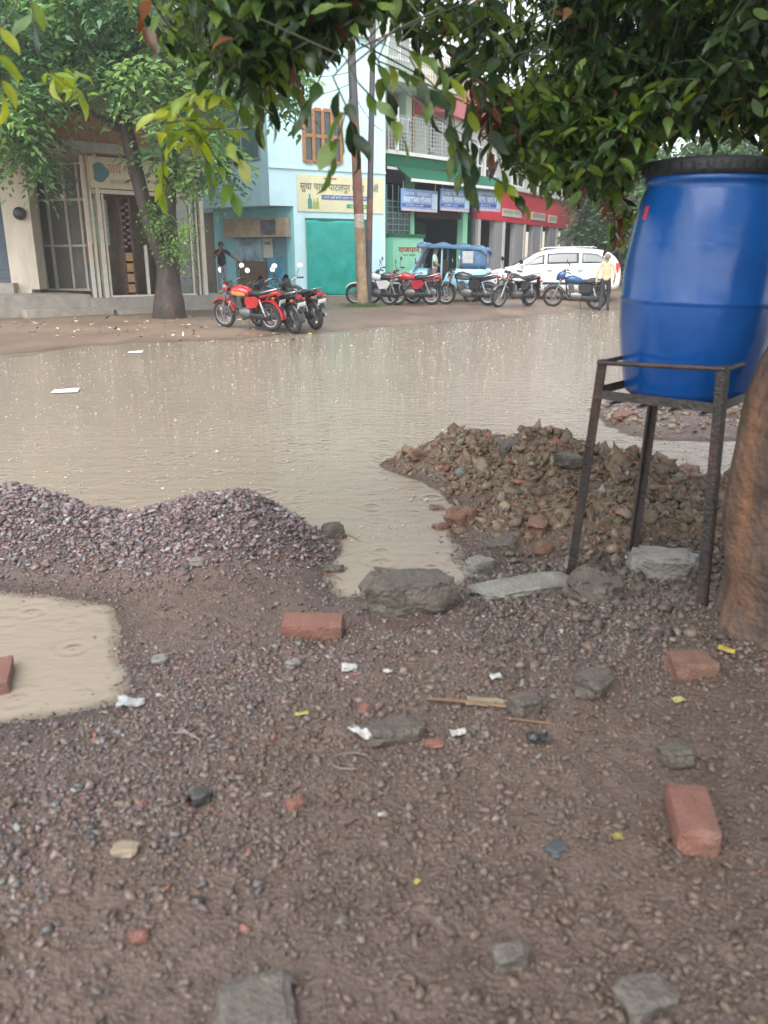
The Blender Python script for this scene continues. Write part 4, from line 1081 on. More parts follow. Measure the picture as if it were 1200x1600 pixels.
# main frame
fr = MB()
for px, w_, d in [(143, .07, .0), (150, .05, .05), (160, .10, .1), (309, .05, .03), (316, .12, .1)]:
    u = uS(px); fr.fbox(FS, u - w_ / 2, u + w_ / 2, ZT, ZR, -.08, d + .02)
fr.fbox(FS, uS(166), uS(303), ZT, ZT + .05, -.05, .06)
fr.fbox(FS, uS(152), uS(314), ZD - .04, ZD + .06, -.06, .06)
fr.build('door_frame', m_frame, b)
dl = MB(); us = uS(166)
dl.fbox(FS, us, us + .06, ZT + .05, ZD - .06, .0, .05)
l2 = uS(178); dl.fbox(FS, l2 - .03, l2 + .04, ZT + .05, ZD - .06, -.9, -.84); dl.build('door', m_frame, b)
d2 = MB(); ud = uS(228); d2.fbox(FS, ud - .03, ud + .04, ZT + .06, ZT + 1.35, -.04, .03); d2.fbox(FS, uS(300) - .03, uS(300) + .02, ZT + .05, ZD - .05, -.04, .03); d2.build('door_jamb', m_frame, b)
MB().fbox(FS, uS(262), uS(309) - .03, ZT + .06, ZD - .05, -.02, -.012).build('side_glass', m_glass, b)
# left bay: 3 x 3 lights
gz = MB(); zb_, zt_ = ZT + .12, ZR
us_ = [FL.uz(p, 345)[0] for p in (30, 62, 78, 106, 128, 141)]
for i, u in enumerate(us_): gz.fbox(FL, u - .035, u + .035, zb_, zt_, -.04, .04)
zr = [zb_ + .03, FL.uz(100, 384)[1], FL.uz(100, 312)[1], zt_ - .05]
for z in zr:
    for i in range(5): gz.fbox(FL, us_[i] + .035, us_[i + 1] - .035, z - .03, z + .03, -.03, .03)
fb = gz.build('bay_frame', m_frame, b)
MB().fbox(FL, us_[0], us_[-1], zb_, zt_, -.008, .0).build('pane', m_glassd, fb)
# shop sign
s = MB(); ua, ub = uS(150), uS(312)
s.fbox(FS, ua, ub, ZD + .08, ZR - .05, .07, .13)
o = FS.X((ua + ub) / 2, .1, ZD + .08)
sg = empty('shop_signboard', o, 'pale cream signboard with red lettering above the glazed shop door', 'sign')
s.build('board', mat('pale_sign', (.58, .50, .33), rough=.45, var=.06, dirt=.2), sg)
t = MB(); text_into(t, 'जय गणेश', FS.M(uS(178), .14, ZD + .45, .34), width=2.9)
t.build('red_lettering', mat('faded_red', (.50, .16, .12), rough=.5), sg)
t = MB(); text_into(t, 'जनरल सटोर', FS.M(uS(180), .14, ZD + .2, .18), width=5.5)
t.build('small_lettering', mat('faded_green', (.25, .36, .28), rough=.5), sg)
t = MB(); cxu, cz = uS(159), ZD + .46
t.prism([(.20 * math.cos(a) * (1 + .25 * math.cos(3 * a)), .24 * math.sin(a)) for a in np.linspace(0, 2 * PI, 18)[:-1]], .0, .015, FS.M(cxu + .12, .14, cz))
t.build('emblem', mat('sign_blue_green', (.07, .16, .18), rough=.5), sg)
# goods in the shop
def thing_box(name, F, ua, ub, za, zb, da, db, m, label, cat, group=None):
    return MB().fbox(F, ua, ub, za, zb, da, db).build(name, m, None, loc=F.X((ua + ub) / 2, (da + db) / 2, za), label=label, cat=cat, group=group)
m_pack = mat('blue_white_packets', (.22, .26, .40), rough=.4, var=.5, scale=9)
for i in range(5):
    m = [mat('green_packets', (.10, .28, .17), rough=.4, var=.4, scale=9), m_pack, mat('pale_packets', (.42, .44, .55), rough=.4, var=.4, scale=10), m_pack, MATS['pale_packets']][i]
    q = MB()
    for k in range(3):
        q.bbox(FS.X(uS(286) + .02 + k * .19, -.28, ZT + .14 + i * .24), (.18, .30, .22), .05, Matrix.Rotation(math.atan2(FS.u.y, FS.u.x), 3, 'Z'))
    q.build('packet_row', m, None, loc=FS.X(uS(290), -.28, ZT + .02 + i * .24), smooth=True, label=['green packets', 'dark blue packets', 'pale lilac packets', 'blue packets', 'whitish packets'][i] + ' forming ' + ['the bottom', 'the second', 'the third', 'the fourth', 'the top'][i] + ' row of the shop window stack', cat='packets', group='packets stacked in the shop window')
rk = empty('display_rack', FS.X(uS(211), -.5, ZT), 'tall narrow wooden rack in the glazed shop doorway', 'rack')
q = MB(); ua, ub = uS(202), uS(219)
q.fbox(FS, ua, ua + .05, ZT, ZD - .1, -.7, -.4).fbox(FS, ub - .05, ub, ZT, ZD - .1, -.7, -.4).fbox(FS, ua + .05, ub - .05, ZT + .02, ZD - .1, -.7, -.67); q.build('side', m_darkwood, rk)
for k in range(4):
    MB().fbox(FS, ua + .06, ub - .06, ZT + .1 + k * .28, ZT + .32 + k * .28, -.66, -.38).build('drawer', mat('tan_wood', (.42, .25, .11), rough=.5, var=.2), rk)
q = MB()
for k in range(14):
    q.bbox(FS.X(ua + .10 + .12 * (k % 2), -.42, ZT + 1.32 + .085 * k), (.11, .08, .075), .02)
q.build('packets', mat('grey_brown_packets', (.22, .17, .15), rough=.5, var=.5, scale=16), rk)
for k, (px, m, lab) in enumerate([(170, 'green_packets', 'dark green strip of sachets hanging left in the shop doorway'), (178, 'pale_strip', 'pale green strip of sachets hanging in the shop doorway'), (187, 'silver_strip', 'silver strip of sachets hanging right in the shop doorway')]):
    mm = mat(m, (.30, .42, .34) if k == 1 else (.34, .36, .34), rough=.3, var=.5, scale=22)
    q = MB(); u = uS(px)
    for j in range(11): q.bbox(FS.X(u + .04 * (k == 1), -.75, ZD - .2 - j * .105), (.14, .02, .10), .008, Matrix.Rotation(R(12 * ((j * 7) % 3 - 1)), 3, 'Z'))
    q.build('sachet_strip', mm, None, loc=FS.X(u, -.75, ZD - 1.3), label=lab, cat='sachet strip', group='sachet strips hanging in the shop doorway')
MB().fbox(FS, uS(170), uS(196), ZT + .85, ZT + 1.4, -1.6, -1.2).build('counter', m_wood, None, loc=FS.X(uS(182), -1.4, ZT + .85), label='brown counter top deep inside the glazed shop', cat='counter')
MB().fbox(FS, uS(170), uS(197), ZT, ZT + .85, -1.6, -1.25).build('cabinet', mat('grey_blue_paint', (.17, .27, .29), rough=.5, var=.1), None, loc=FS.X(uS(182), -1.4, ZT), label='grey blue cabinet under the brown counter in the shop', cat='cabinet')
MB().lathe([(.20, 0), (.22, .05), (.22, .50), (.19, .58), (.10, .60)], 16, Matrix.Translation(FS.X(uS(176), -.85, ZT + .01))).build('bin', mat('dark_green_plastic', (.015, .09, .05), rough=.4), None, loc=FS.X(uS(176), -.85, ZT), smooth=True, label='dark green plastic bin on the shop floor by the door', cat='bin')

# ---------------------------------------------------------------- cyan corner building
FBu = Fac(425, 27.5, 602, 29.5)
FG = Fac(296, 29.2, 425, 27.5)
C1 = FBu.X(FBu.uz(461, 405)[0], 0, 0)
a0 = P(306, 405, 30.3)
FA = Fac.__new__(Fac); FA.o = Vector((a0.x, a0.y, 0)); FA.u = Vector((C1.x - a0.x, C1.y - a0.y, 0)); FA.len = FA.u.length; FA.u.normalize(); FA.n = Vector((FA.u.y, -FA.u.x, 0))
E = FBu.X(FBu.len, 0, 0); C0 = FBu.X(0, 0, 0); W0 = FG.X(0, 0, 0)
ZO = FBu.uz(425, 321)[1]
o = Vector((C1.x, C1.y, .05))
b = empty('corner_house', o, 'bright cyan two storey corner house with an overhanging shaded blue grey side', 'building')
up = MB(); back = Vector((0, 8, 0))
ZTOP = 8.3
up.prism([(v.x, v.y) for v in (C0, E, E + back, W0 + back, W0)], ZO, ZTOP)
# street face stays bright; blue-grey on the side face paints in its shade
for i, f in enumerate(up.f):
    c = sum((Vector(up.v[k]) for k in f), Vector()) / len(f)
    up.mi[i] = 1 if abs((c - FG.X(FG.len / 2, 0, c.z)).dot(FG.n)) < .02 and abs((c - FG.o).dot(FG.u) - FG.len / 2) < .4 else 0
up.build('upper_wall', [m_cyan, m_cyan_shade], b)
A1 = FA.X(FA.uz(337, 405)[0], 0, 0)
lo = MB(); lo.prism([(v.x, v.y) for v in (C1, E, E + back, A1 + back, A1)], -.3, ZO - .003)
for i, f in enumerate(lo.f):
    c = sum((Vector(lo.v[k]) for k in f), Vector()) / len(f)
    lo.mi[i] = 1 if abs((c - FA.o).dot(FA.n)) < .03 else 0  # recessed alcove face takes the darker aqua tone
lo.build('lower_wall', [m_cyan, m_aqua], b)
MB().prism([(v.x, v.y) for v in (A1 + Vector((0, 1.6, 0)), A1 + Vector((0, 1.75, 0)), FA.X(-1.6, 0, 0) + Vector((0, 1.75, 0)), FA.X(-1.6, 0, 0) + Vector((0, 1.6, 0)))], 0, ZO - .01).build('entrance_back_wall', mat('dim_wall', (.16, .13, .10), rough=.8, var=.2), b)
MB().fbox(FA, -1.2, FA.len + .1, -.3, .36, -.02 + .025, 1.15).build('plinth', m_cement, b)
MB().pbox(FBu, 466, 461, 600, 474, .01, .55).build('step', m_cement, b)
MB().fbox(FBu, .0, FBu.len, ZO + 1.12, ZO + 1.18, .0, .05).build('ledge', m_cyan, b)
MB().fbox(FBu, -.1, FBu.len, ZTOP, ZTOP + .12, -8, .15).build('roof_edge', m_white, b)
window(FBu, b, (474, 172, 532, 254), 4, 2, m_wood, m_pane, .10, .07)
window(FG, b, (322, 150, 404, 251), 3, 2, mat('grey_window_frame', (.20, .24, .25), rough=.5), mat('green_net', (.030, .085, .075), rough=.6, var=.3, scale=4), .05, .04)
# banner
uA, uB = FBu.uz(464, 300)[0], FBu.uz(598, 315)[0]
zA, zB = FBu.uz(464, 272)[1], FBu.uz(464, 330)[1]
bn = empty('shop_banner', FBu.X((uA + uB) / 2, .05, zB), 'pale yellow printed shop banner on the cyan wall above the teal sheet', 'banner')
MB().fbox(FBu, uA, uB, zB, zA, .012, .035).build('sheet', mat('pale_yellow_print', (.74, .71, .46), rough=.4, var=.10, scale=2, dirt=.35, dirtcol=(.62, .70, .60)), bn)
Wd = uB - uA; Hh = zA - zB
t = MB(); text_into(t, 'सुधा चाचा पाटलपुर वाला', FBu.M(uA + .03 * Wd, .04, zB + .60 * Hh, .30), width=.74 * Wd / .30, bold=.012); text_into(t, 'जी', FBu.M(uA + .87 * Wd, .04, zB + .60 * Hh, .30), width=.07 * Wd / .30, bold=.012)
t.build('big_lettering', mat('grey_print', (.16, .17, .13), rough=.5), bn)
t = MB().fbox(FBu, uA + .27 * Wd, uA + .82 * Wd, zB + .34 * Hh, zB + .47 * Hh, .036, .040); t.build('blue_strip', mat('blue_print', (.10, .16, .36), rough=.4), bn)
t = MB(); text_into(t, 'हमारे यहाँ सभी समान उचित दाम पर', FBu.M(uA + .29 * Wd, .043, zB + .375 * Hh, .10), width=.50 * Wd / .10); t.build('strip_lettering', mat('white_print', (.75, .76, .76), rough=.4), bn)
t = MB().fbox(FBu, uA + .56 * Wd, uA + .82 * Wd, zB + .12 * Hh, zB + .235 * Hh, .036, .040); t.build('green_strip', mat('green_print', (.06, .38, .16), rough=.4), bn)
t = MB(); text_into(t, 'मोबाइल', FBu.M(uA + .60 * Wd, .043, zB + .14 * Hh, .10), width=.18 * Wd / .10); t.build('strip_lettering', MATS['white_print'], bn)
t = MB().fbox(FBu, uA + .30 * Wd, uA + .445 * Wd, zB + .90 * Hh, zB + .935 * Hh, .036, .040); t.build('red_strip', mat('red_print', (.52, .08, .07), rough=.4), bn)
t = MB()
for k, (x, w_, h_) in enumerate([(.135, .045, .36), (.185, .04, .24), (.222, .035, .27)]):
    Mx = FBu.M(uA + x * Wd, .037, zB + .08 * Hh)
    w2, h2 = w_ * Wd, h_ * Hh * 1.1
    t.prism([(-w2 / 2, 0), (w2 / 2, 0), (w2 / 2, h2 * .62), (w2 * .2, h2 * .75), (w2 * .2, h2), (-w2 * .2, h2), (-w2 * .2, h2 * .75), (-w2 / 2, h2 * .62)], 0, .006, Mx, mi=1 if k else 0)
t.build('printed_bottles', [mat('teal_print', (.06, .30, .24), rough=.4), mat('lime_print', (.36, .42, .12), rough=.4)], bn)
# teal tarpaulin over the entrance
uA, uB = FBu.uz(478, 400)[0], FBu.uz(555, 400)[0]; uC = FBu.uz(578, 400)[0]
zT, zL = FBu.uz(478, 344)[1], FBu.uz(500, 461)[1]
def tarp(u, v):
    x = uA + (uB - uA) * u; z = zL + (zT - zL) * v
    d = .07 + .03 * math.sin(u * 9 + 1.2 * v) * (1 - v * .5) + .035 * float(fbm(np.array([u * 4.]), np.array([v * 5.]), 3)[0])
    return FBu.X(x, d, z + .03 * math.sin(u * 7) * (1 - v))
tp = MB().sheet(tarp, 26, 26).build('tarpaulin_sheet', mat('teal_tarpaulin', (.018, .36, .30), rough=.38, var=.14, scale=3, bump=.3, bscale=9), None, loc=FBu.X((uA + uB) / 2, .07, zL), smooth=60, label='teal plastic sheet hanging over the cyan house entrance', cat='tarpaulin')
tp.modifiers.new('thickness', 'SOLIDIFY').thickness = .004
MB().fbox(FBu, uB + .02, uC, zL, zT, .01, .03).fbox(FBu, uA, uC, zT, zT + .07, .01, .06).build('entrance_door', mat('dull_green_door', (.02, .16, .12), rough=.5, wave=('Z', 8), bump=.4), b)
# kiosk in the alcove
uu = lambda px: FA.uz(px, 400)[0]
zz = lambda px, py: FA.uz(px, py)[1]
kk = empty('kiosk_front', FA.X(uu(410), .1, .36), 'small closed kiosk front with tan board and blue posters under the overhang', 'kiosk')
MB().fbox(FA, uu(361), uu(456), zz(410, 371), zz(410, 341), .02, .30).build('sign_board', mat('tan_board', (.36, .29, .20), rough=.6, var=.25, scale=3, dirt=.4), kk)
MB().fbox(FA, uu(418), uu(441), zz(430, 367), zz(430, 344), .302, .308).build('poster', mat('dark_poster', (.09, .09, .13), rough=.4, var=.6, scale=5), kk)
MB().fbox(FA, uu(370), uu(449), .36, zz(410, 371) - .01, .02, .07).build('panel', mat('dull_blue_panel', (.12, .24, .29), rough=.5, var=.2), kk)
MB().fbox(FA, uu(371), uu(414), zz(392, 408), zz(392, 373), .075, .10).build('poster', mat('blue_white_poster', (.16, .31, .37), rough=.4, var=.85, scale=2.2, dirt=.7, dirtcol=(.45, .50, .50), dscale=(1.5, 1.5, 1.5)), kk)
MB().fbox(FA, uu(415), uu(430), zz(422, 403), zz(422, 372), .102, .115).build('notice', mat('pale_notice', (.42, .44, .40), rough=.6, var=.1), kk)
MB().fbox(FA, uu(421), uu(446), zz(433, 446), zz(433, 402), .075, .10).build('poster', mat('bright_blue_poster', (.05, .25, .38), rough=.4, var=.5, scale=2), kk)
MB().fbox(FA, uu(375), uu(419), .37, zz(397, 409), .075, .12).build('counter_front', m_darkwood, kk)
mn = MB().fbox(FA, uu(417.5), uu(427), zz(422, 382), zz(422, 377), .117, .12); mn.build('notice_heading', m_pane, kk)

# ---------------------------------------------------------------- green building with balcony
F1 = Fac(603, 30.8, 745, 34.7)
o = F1.X(F1.len / 2, 0, .05)
b = empty('balcony_house', o, 'green and white house with railed balconies and three blue sign panels', 'building')
uF = lambda px: F1.uz(px, 405)[0]
zF = lambda px, py: F1.uz(px, py)[1]
ua, ub, uc = uF(603), uF(745), uF(705)
Zb = zF(620, 236); Zr = zF(620, 180)                        # balcony floor and rail top
MB().fbox(F1, ua, ub, 0, Zb, -4.0, -3.8).fbox(F1, ub - .1, ub, 0, Zb, -3.8, -.25).fbox(F1, ua, ua + .1, 0, Zb, -3.8, -.25).build('ground_floor_wall', m_dgreen, b)
MB().fbox(F1, ua, uc, Zb, zF(660, 60), -8, -1.35).fbox(F1, ua, uF(650), zF(660, 60), 14, -8, -1.36).build('upper_wall', m_pgreen, b)
MB().fbox(F1, ua, uc, Zb - .12, Zb, -4, .12).build('balcony_floor', m_white, b)
MB().fbox(F1, ua, uc + .6, zF(620, 262), Zb - .12, -.2, .05).build('fascia', m_green, b)
aw = MB()
zA_, zB_ = zF(640, 262), zF(640, 283)
aw.add([F1.X(ua + .5, .05, zA_), F1.X(ub + 1.2, .05, zA_), F1.X(ub + 1.2, .75, zB_), F1.X(ua + .5, .75, zB_), F1.X(ua + .5, .05, zA_ - .05), F1.X(ub + 1.2, .05, zA_ - .05), F1.X(ub + 1.2, .75, zB_ - .05), F1.X(ua + .5, .75, zB_ - .05)],
       [(0, 1, 2, 3), (7, 6, 5, 4), (0, 4, 5, 1), (1, 5, 6, 2), (2, 6, 7, 3), (3, 7, 4, 0)])
aw.build('awning', m_green, b)
MB().fbox(F1, ua + .5, ub + 1.2, zB_ - .10, zB_ - .0, .752, .80).fbox(F1, ua, ub + 1.0, zF(640, 268), zF(640, 264), .055, .08).build('awning_edge', m_white, b)
def railing(F, ua, ub, z0, z1, d, nh, step):
    q = MB()
    for i in range(nh + 1): q.fbox(F, ua, ub, z0 + (z1 - z0) * i / nh - .012, z0 + (z1 - z0) * i / nh + .012, d - .012, d + .012)
    n = int((ub - ua) / step)
    for i in range(n + 1):
        u = ua + (ub - ua) * i / n; w_ = .03 if i % 6 == 0 else .012; q.fbox(F, u - w_, u + w_, z0, z1, d - .014, d + .014)
    return q
railing(F1, ua + .05, uc, Zb, Zr, .08, 9, .16).build('railing', m_rail, b)
d, (q0, q1, q2, q3) = window(F1.shift(-1.35), b, (607, 128, 645, 236), 2, 1, m_wood, mat('shutter_slats', (.30, .20, .15), rough=.6, wave=('Z', 6), bump=.6), .10, .06, 'balcony_door')
ac = empty('air_conditioner', F1.X(uF(634), -.25, zF(634, 206)), 'white window air conditioner hung behind the balcony railing', 'air conditioner')
MB().bbox(F1.X(uF(633), -.25, zF(633, 196)), (.62, .5, .5), .03, Matrix.Rotation(math.atan2(F1.u.y, F1.u.x), 3, 'Z')).build('case', m_white, ac)
MB().fbox(F1, uF(638) - .02, uF(638) + .26, zF(638, 205) + .03, zF(638, 187) - .03, .008, .016).build('grille', mat('ac_grille', (.22, .17, .14), rough=.5, wave=('Z', 12), bump=.6), ac)
MB().fbox(F1, uF(615) - .05, uF(615) + .05, Zb, zF(615, 168), .10, .20).build('balcony_post', m_white, b)
Zu = zF(620, 128)
MB().fbox(F1, ua, uc + .2, Zu, Zu + .16, -4, .15).build('upper_floor_slab', m_pgreen, b)
railing(F1, ua + .05, uc + .1, Zu + .16, Zu + 1.15, .08, 4, .13).build('railing', m_rail, b)
MB().fbox(F1, ua + .2, ua + .5, Zb, Zu, -1.3, -1.1).build('pillar', m_pgreen, b)
MB().fbox(F1, uF(660), uF(668), Zb, Zu, -1.34, -.9).build('pillar', m_pgreen, b)
window(F1.shift(-1.35), b, (606, 20, 640, 92), 2, 2, m_white, mat('louver_slats', (.42, .43, .41), rough=.5, wave=('Z', 8), bump=.8), .08, .06)
window(F1.shift(-1.35), b, (672, 140, 700, 235), 2, 2, m_white, m_pane, .08, .06)
# shop counter, cage and inner pillars on the ground floor
MB().fbox(F1, uF(650), uF(656), .2, Zb - .6, -.6, -.3).build('pillar', m_mint, b)
MB().fbox(F1, uF(728), uF(735), .2, Zb - .6, -.5, -.2).build('pillar', m_mint, b)
MB().fbox(F1, uF(662), uF(726), .2, zF(690, 340), -2.2, -2.1).build('rolling_shutter', mat('green_shutter', (.045, .12, .075), rough=.5, wave=('Z', 8), bump=.6), b)
MB().fbox(F1, uF(658), ub, zF(690, 340), zF(690, 330), -2.2, -.3).build('lintel', m_maroon, b)
MB().fbox(F1, ua, ub + .5, -.2, .22, -4, .3).build('plinth', m_cement, b)
ct = empty('shop_counter', F1.X(uF(628), .15, .22), 'mint green shop counter with red lettering under a dark display case', 'counter')
MB().fbox(F1, uF(605), uF(652), .40, zF(628, 371), -.35, .30).build('front', m_mint, ct)
MB().fbox(F1, uF(604), uF(653), zF(628, 371), zF(628, 366), -.40, .36).build('top', m_green, ct)
MB().fbox(F1, uF(606), uF(651), .22, .40, -.3, .22).build('base', m_dgreen, ct)
MB().fbox(F1, uF(606), uF(640), zF(628, 366), zF(628, 312), -.9, -.05).build('display_case', mat('dark_green_glass', (.02, .045, .04), rough=.15, var=.4, scale=3), ct)
cg = MB()
for k in range(6):
    z = zF(628, 360 - k * 9); cg.fbox(F1, uF(605), uF(641), z - .012, z + .012, -.05, -.02)
for k in range(5):
    u = uF(605) + (uF(641) - uF(605)) * k / 4; cg.fbox(F1, u - .012, u + .012, zF(628, 366), zF(628, 290), -.049, -.018)
cg.build('case_frame', mat('grey_green_bars', (.16, .24, .22), rough=.4), ct)
t = MB(); text_into(t, 'राजपान', F1.M(uF(613), .305, zF(630, 394), .26), width=(uF(646) - uF(613)) / .26, bold=.03); t.build('red_lettering', mat('red_sign_paint', (.35, .045, .03), rough=.4), ct)
t = MB(); text_into(t, 'पान भंडार', F1.M(uF(620), .305, zF(630, 400), .10), width=(uF(640) - uF(620)) / .10); t.build('small_lettering', m_dgreen, ct)
# three hanging blue panels
F3 = Fac(625, 31.0, 782, 35.4)
m_sb = mat('blue_sign_print', (.24, .38, .66), rough=.4, var=.25, scale=2.5)
m_sp = mat('pink_sign_print', (.72, .50, .50), rough=.4)
for i, (pa, pb, lines, lab) in enumerate([(626, 682, ('जन सेवा', 'पाठशाला केनदर', 'फोटो कापी'), 'left of the three blue and white hanging sign panels, nearest the cyan house'),
                                          (687, 732, ('नया साल', 'सहारा बाजार', 'उचित दाम'), 'middle of the three blue and white hanging sign panels'),
                                          (742, 781, ('आधार', 'सेवा सदन', 'पता'), 'right of the three blue and white hanging sign panels, against the red fascia')]):
    xa, xb = F3.uz(pa, 315)[0], F3.uz(pb, 315)[0]
    za, zb2 = F3.uz(pa, 329)[1], F3.uz(pa, 294)[1]
    W_, H_ = xb - xa, zb2 - za
    sg = empty('sign_panel', F3.X((xa + xb) / 2, 0, za), lab, 'sign', 'blue sign panels under the green awning')
    MB().fbox(F3, xa, xb, za, zb2, .0, .05).build('board', m_sb, sg)
    MB().fbox(F3, xa + .01, xb - .01, za + .01, za + .11 * H_, .051, .055).build('bottom_strip', m_sp, sg)
    MB().fbox(F3, xb - .16 * W_, xb - .02, za + .15 * H_, zb2 - .14 * H_, .051, .055).build('picture_patch', mat('pale_blue_print', (.52, .70, .80), rough=.4, var=.2, scale=5), sg)
    MB().fbox(F3, xa + .02, xb - .18 * W_, za + .20 * H_, za + .34 * H_, .051, .054).build('blue_strip', mat('deep_blue_print', (.06, .12, .36), rough=.4), sg)
    t = MB(); text_into(t, lines[0], F3.M(xa + .05 * W_, .056, zb2 - .27 * H_, .2 * H_), width=.7 * W_ / (.2 * H_)); text_into(t, lines[1], F3.M(xa + .05 * W_, .056, za + .43 * H_, .32 * H_), width=.76 * W_ / (.32 * H_), bold=.03); text_into(t, lines[2], F3.M(xa + .10 * W_, .058, za + .23 * H_, .10 * H_), width=.5 * W_ / (.1 * H_))
    t.build('white_lettering', mat('white_sign_paint', (.80, .84, .88), rough=.4), sg)
    MB().fbox(F3, xa + .1, xa + .13, zb2, zb2 + .25, .01, .04).fbox(F3, xb - .13, xb - .1, zb2, zb2 + .25, .01, .04).build('hanger', m_metal, sg)

# ---------------------------------------------------------------- red colonnade
F2 = Fac(690, 33.4, 912, 52)
o = F2.X(F2.len * .5, 0, .05)
b = empty('colonnade_building', o, 'long building with a red fascia over grey columns behind the white car', 'building')
u2 = lambda px: F2.uz(px, 405)[0]
z2 = lambda px, py: F2.uz(px, py)[1]
ZF0, ZF1 = z2(792, 347), z2(792, 296)
xa, xb = u2(742), u2(915)
MB().fbox(F2, xa, xb, ZF0, ZF1, -.5, .05).build('fascia', m_red, b)
MB().fbox(F2, xa, xb, ZF0 + .02, ZF0 + .3, -4, -.5).fbox(F2, xa, xb, 0, ZF0 + .02, -4.2, -4.0).build('inner_wall', m_maroon, b)
for k, (p0, p1) in enumerate([(741, 749), (771, 787), (803, 819), (831, 845), (856, 869), (880, 894)]):
    q = MB(); q.fbox(F2, u2(p0), u2(p1), 0, ZF0, -.25, .0, 0); q.fbox(F2, u2(p1) - .30, u2(p1) - .02, 0, ZF0 - .003, .001, .03, 1); q.build('column', [mat('grey_column', (.36, .36, .37), rough=.7, var=.12, dirt=.4), m_white], b)
ZW = z2(800, 214)
MB().fbox(F2, u2(706), xb, ZF1, ZW, -6, -.25).build('upper_wall', mat('grey_white_wall', (.50, .50, .48), rough=.7, var=.1, dirt=.4, dirtcol=(.26, .25, .23)), b)
MB().fbox(F2, u2(700), xb, ZF1, ZF1 + .16, -.25, .18).build('ledge', m_white, b)
MB().fbox(F2, u2(688), xb, ZW, ZW + .95, -6, .0).build('red_band', mat('soft_red_paint', (.55, .13, .14), rough=.55, var=.1, dirt=.3, dirtcol=(.4, .2, .18)), b)
MB().fbox(F2, u2(688), xb, ZW + .95, ZW + 1.75, -6, -.3).build('parapet', mat('peach_wall', (.58, .46, .36), rough=.7, var=.1, dirt=.5, dirtcol=(.4, .36, .3)), b)
for bx in [(738, 228, 752, 288), (757, 238, 772, 290), (800, 250, 818, 292), (826, 262, 840, 300)]:
    window(F2.shift(-.25), b, bx, 2, 2, m_white, m_pane, .08, .06)
for k, (p0, p1, py) in enumerate([(780, 809, 333), (825, 846, 338), (851, 864, 342)]):
    sg = empty('name_plate', F2.X(u2((p0 + p1) / 2), .06, z2(p0, py + 6)), ['widest white plate on the red fascia, by the blue panels', 'middle white plate on the red fascia over the third column', 'smallest white plate far along the red fascia'][k], 'sign', 'white plates on the red fascia')
    x0, x1 = u2(p0), u2(p1); za, zb2 = z2((p0 + p1) / 2, py + 6), z2((p0 + p1) / 2, py - 6)
    MB().fbox(F2, x0, x1, za, zb2, .052, .09).build('plate', mat('ivory_plate', (.62, .58, .48), rough=.5, var=.1), sg)
    t = MB(); text_into(t, ['कमला भवन', 'विकास', 'दवाखाना'][k], F2.M(x0 + .1, .093, za + .12, .26), width=(x1 - x0 - .2) / .26); t.build('lettering', mat('grey_ink', (.25, .24, .22), rough=.5), sg)

# ---------------------------------------------------------------- houses closing the street
def far_house(pa, pb, Y, pytop, mwall, label, win):
    F = Fac(pa, Y, pb, Y + 2); g = F.X(F.len / 2, 0, .1)
    h = empty('far_house', g, label, 'house', 'houses at the end of the street')
    zt = F.uz((pa + pb) / 2, pytop)[1]
    MB().fbox(F, 0, F.len, -.2, zt, -7, 0).build('wall', mwall, h)
    MB().fbox(F, -.2, F.len + .2, zt, zt + .25, -7.2, .3).build('roof', m_cement, h)
    for bx in win: window(F, h, bx, 2, 2, m_white, m_pane, .1, .08)
far_house(905, 975, 58, 300, m_cream, 'low cream house closing the street behind the roadside trees', [(915, 340, 930, 375), (945, 340, 960, 375)])
far_house(985, 1190, 56, 290, paint('dull_pink_wall', '#b79a90', .5, dirtcol=(.3, .2, .18)), 'pinkish house at the street end hidden behind the drum', [(1010, 320, 1040, 365), (1080, 320, 1110, 365)])
far_house(1195, 1500, 50, 270, m_white, 'tall white house at the far right of the street', [(1230, 300, 1270, 350), (1320, 300, 1360, 350)])

# ---------------------------------------------------------------- poles and cables
def pole(name, pa, pb, Y, r0, r1, mats_, label, bands):
    A = P(*pa, Y); Bt = P(*pb, Y); A.z = ground_z(A.x, A.y); d = A - Bt; 
    o = empty(name, A, label, 'pole')
    n = 24; pts = [A - Vector((0, 0, .2))] + [A + (Bt - A) * (i / n) for i in range(1, n + 1)]
    q = MB().tube(pts, [r0 + (r1 - r0) * i / n for i in range(n + 1)], 12)
    for i, f in enumerate(q.f):
        zc = sum(q.v[k][2] for k in f) / len(f); q.mi[i] = bands(zc)
    q.build('shaft', mats_, o, smooth=50)
    q = MB(); c = A + (Bt - A) * .93
    q.box(c, (1.3, .07, .07)); q.build('crossarm', m_metal, o)
    for k in (-.55, -.2, .2, .55):
        MB().lathe([(.02, 0), (.045, .03), (.03, .07), (.045, .10), (.02, .14)], 8, Matrix.Translation(c + Vector((k, 0, .04)))).build('insulator', m_white, o, smooth=True)
    return A, Bt, c
m_rust = mat('rusty_pole', (.20, .095, .065), rough=.7, var=.35, scale=5, bump=.4, dirt=.6, dirtcol=(.10, .06, .05))
m_polep = mat('peeling_pole_paint', (.36, .26, .16), rough=.7, var=.3, scale=6, bump=.3, dirt=.85, dirtcol=(.17, .075, .045), dscale=(3, 3, 1.5))
m_poleg = mat('dark_pole', (.075, .075, .085), rough=.6, var=.3, dirt=.4, dirtcol=(.14, .08, .06))
m_poster = mat('pole_bill', (.42, .36, .30), rough=.7, var=.45, scale=12)
A1_, B1_, X1 = pole('rusty_pole', (567, 481), (543, -60), 25.5, .175, .10, [m_polep, m_rust, m_poleg, m_poster], 'thick rusty utility pole with peeling pale paint by the teal sheet', lambda z: 3 if 2.35 < z < 2.85 else 0 if z < 2.35 else 1 if z < 5.6 else 2)
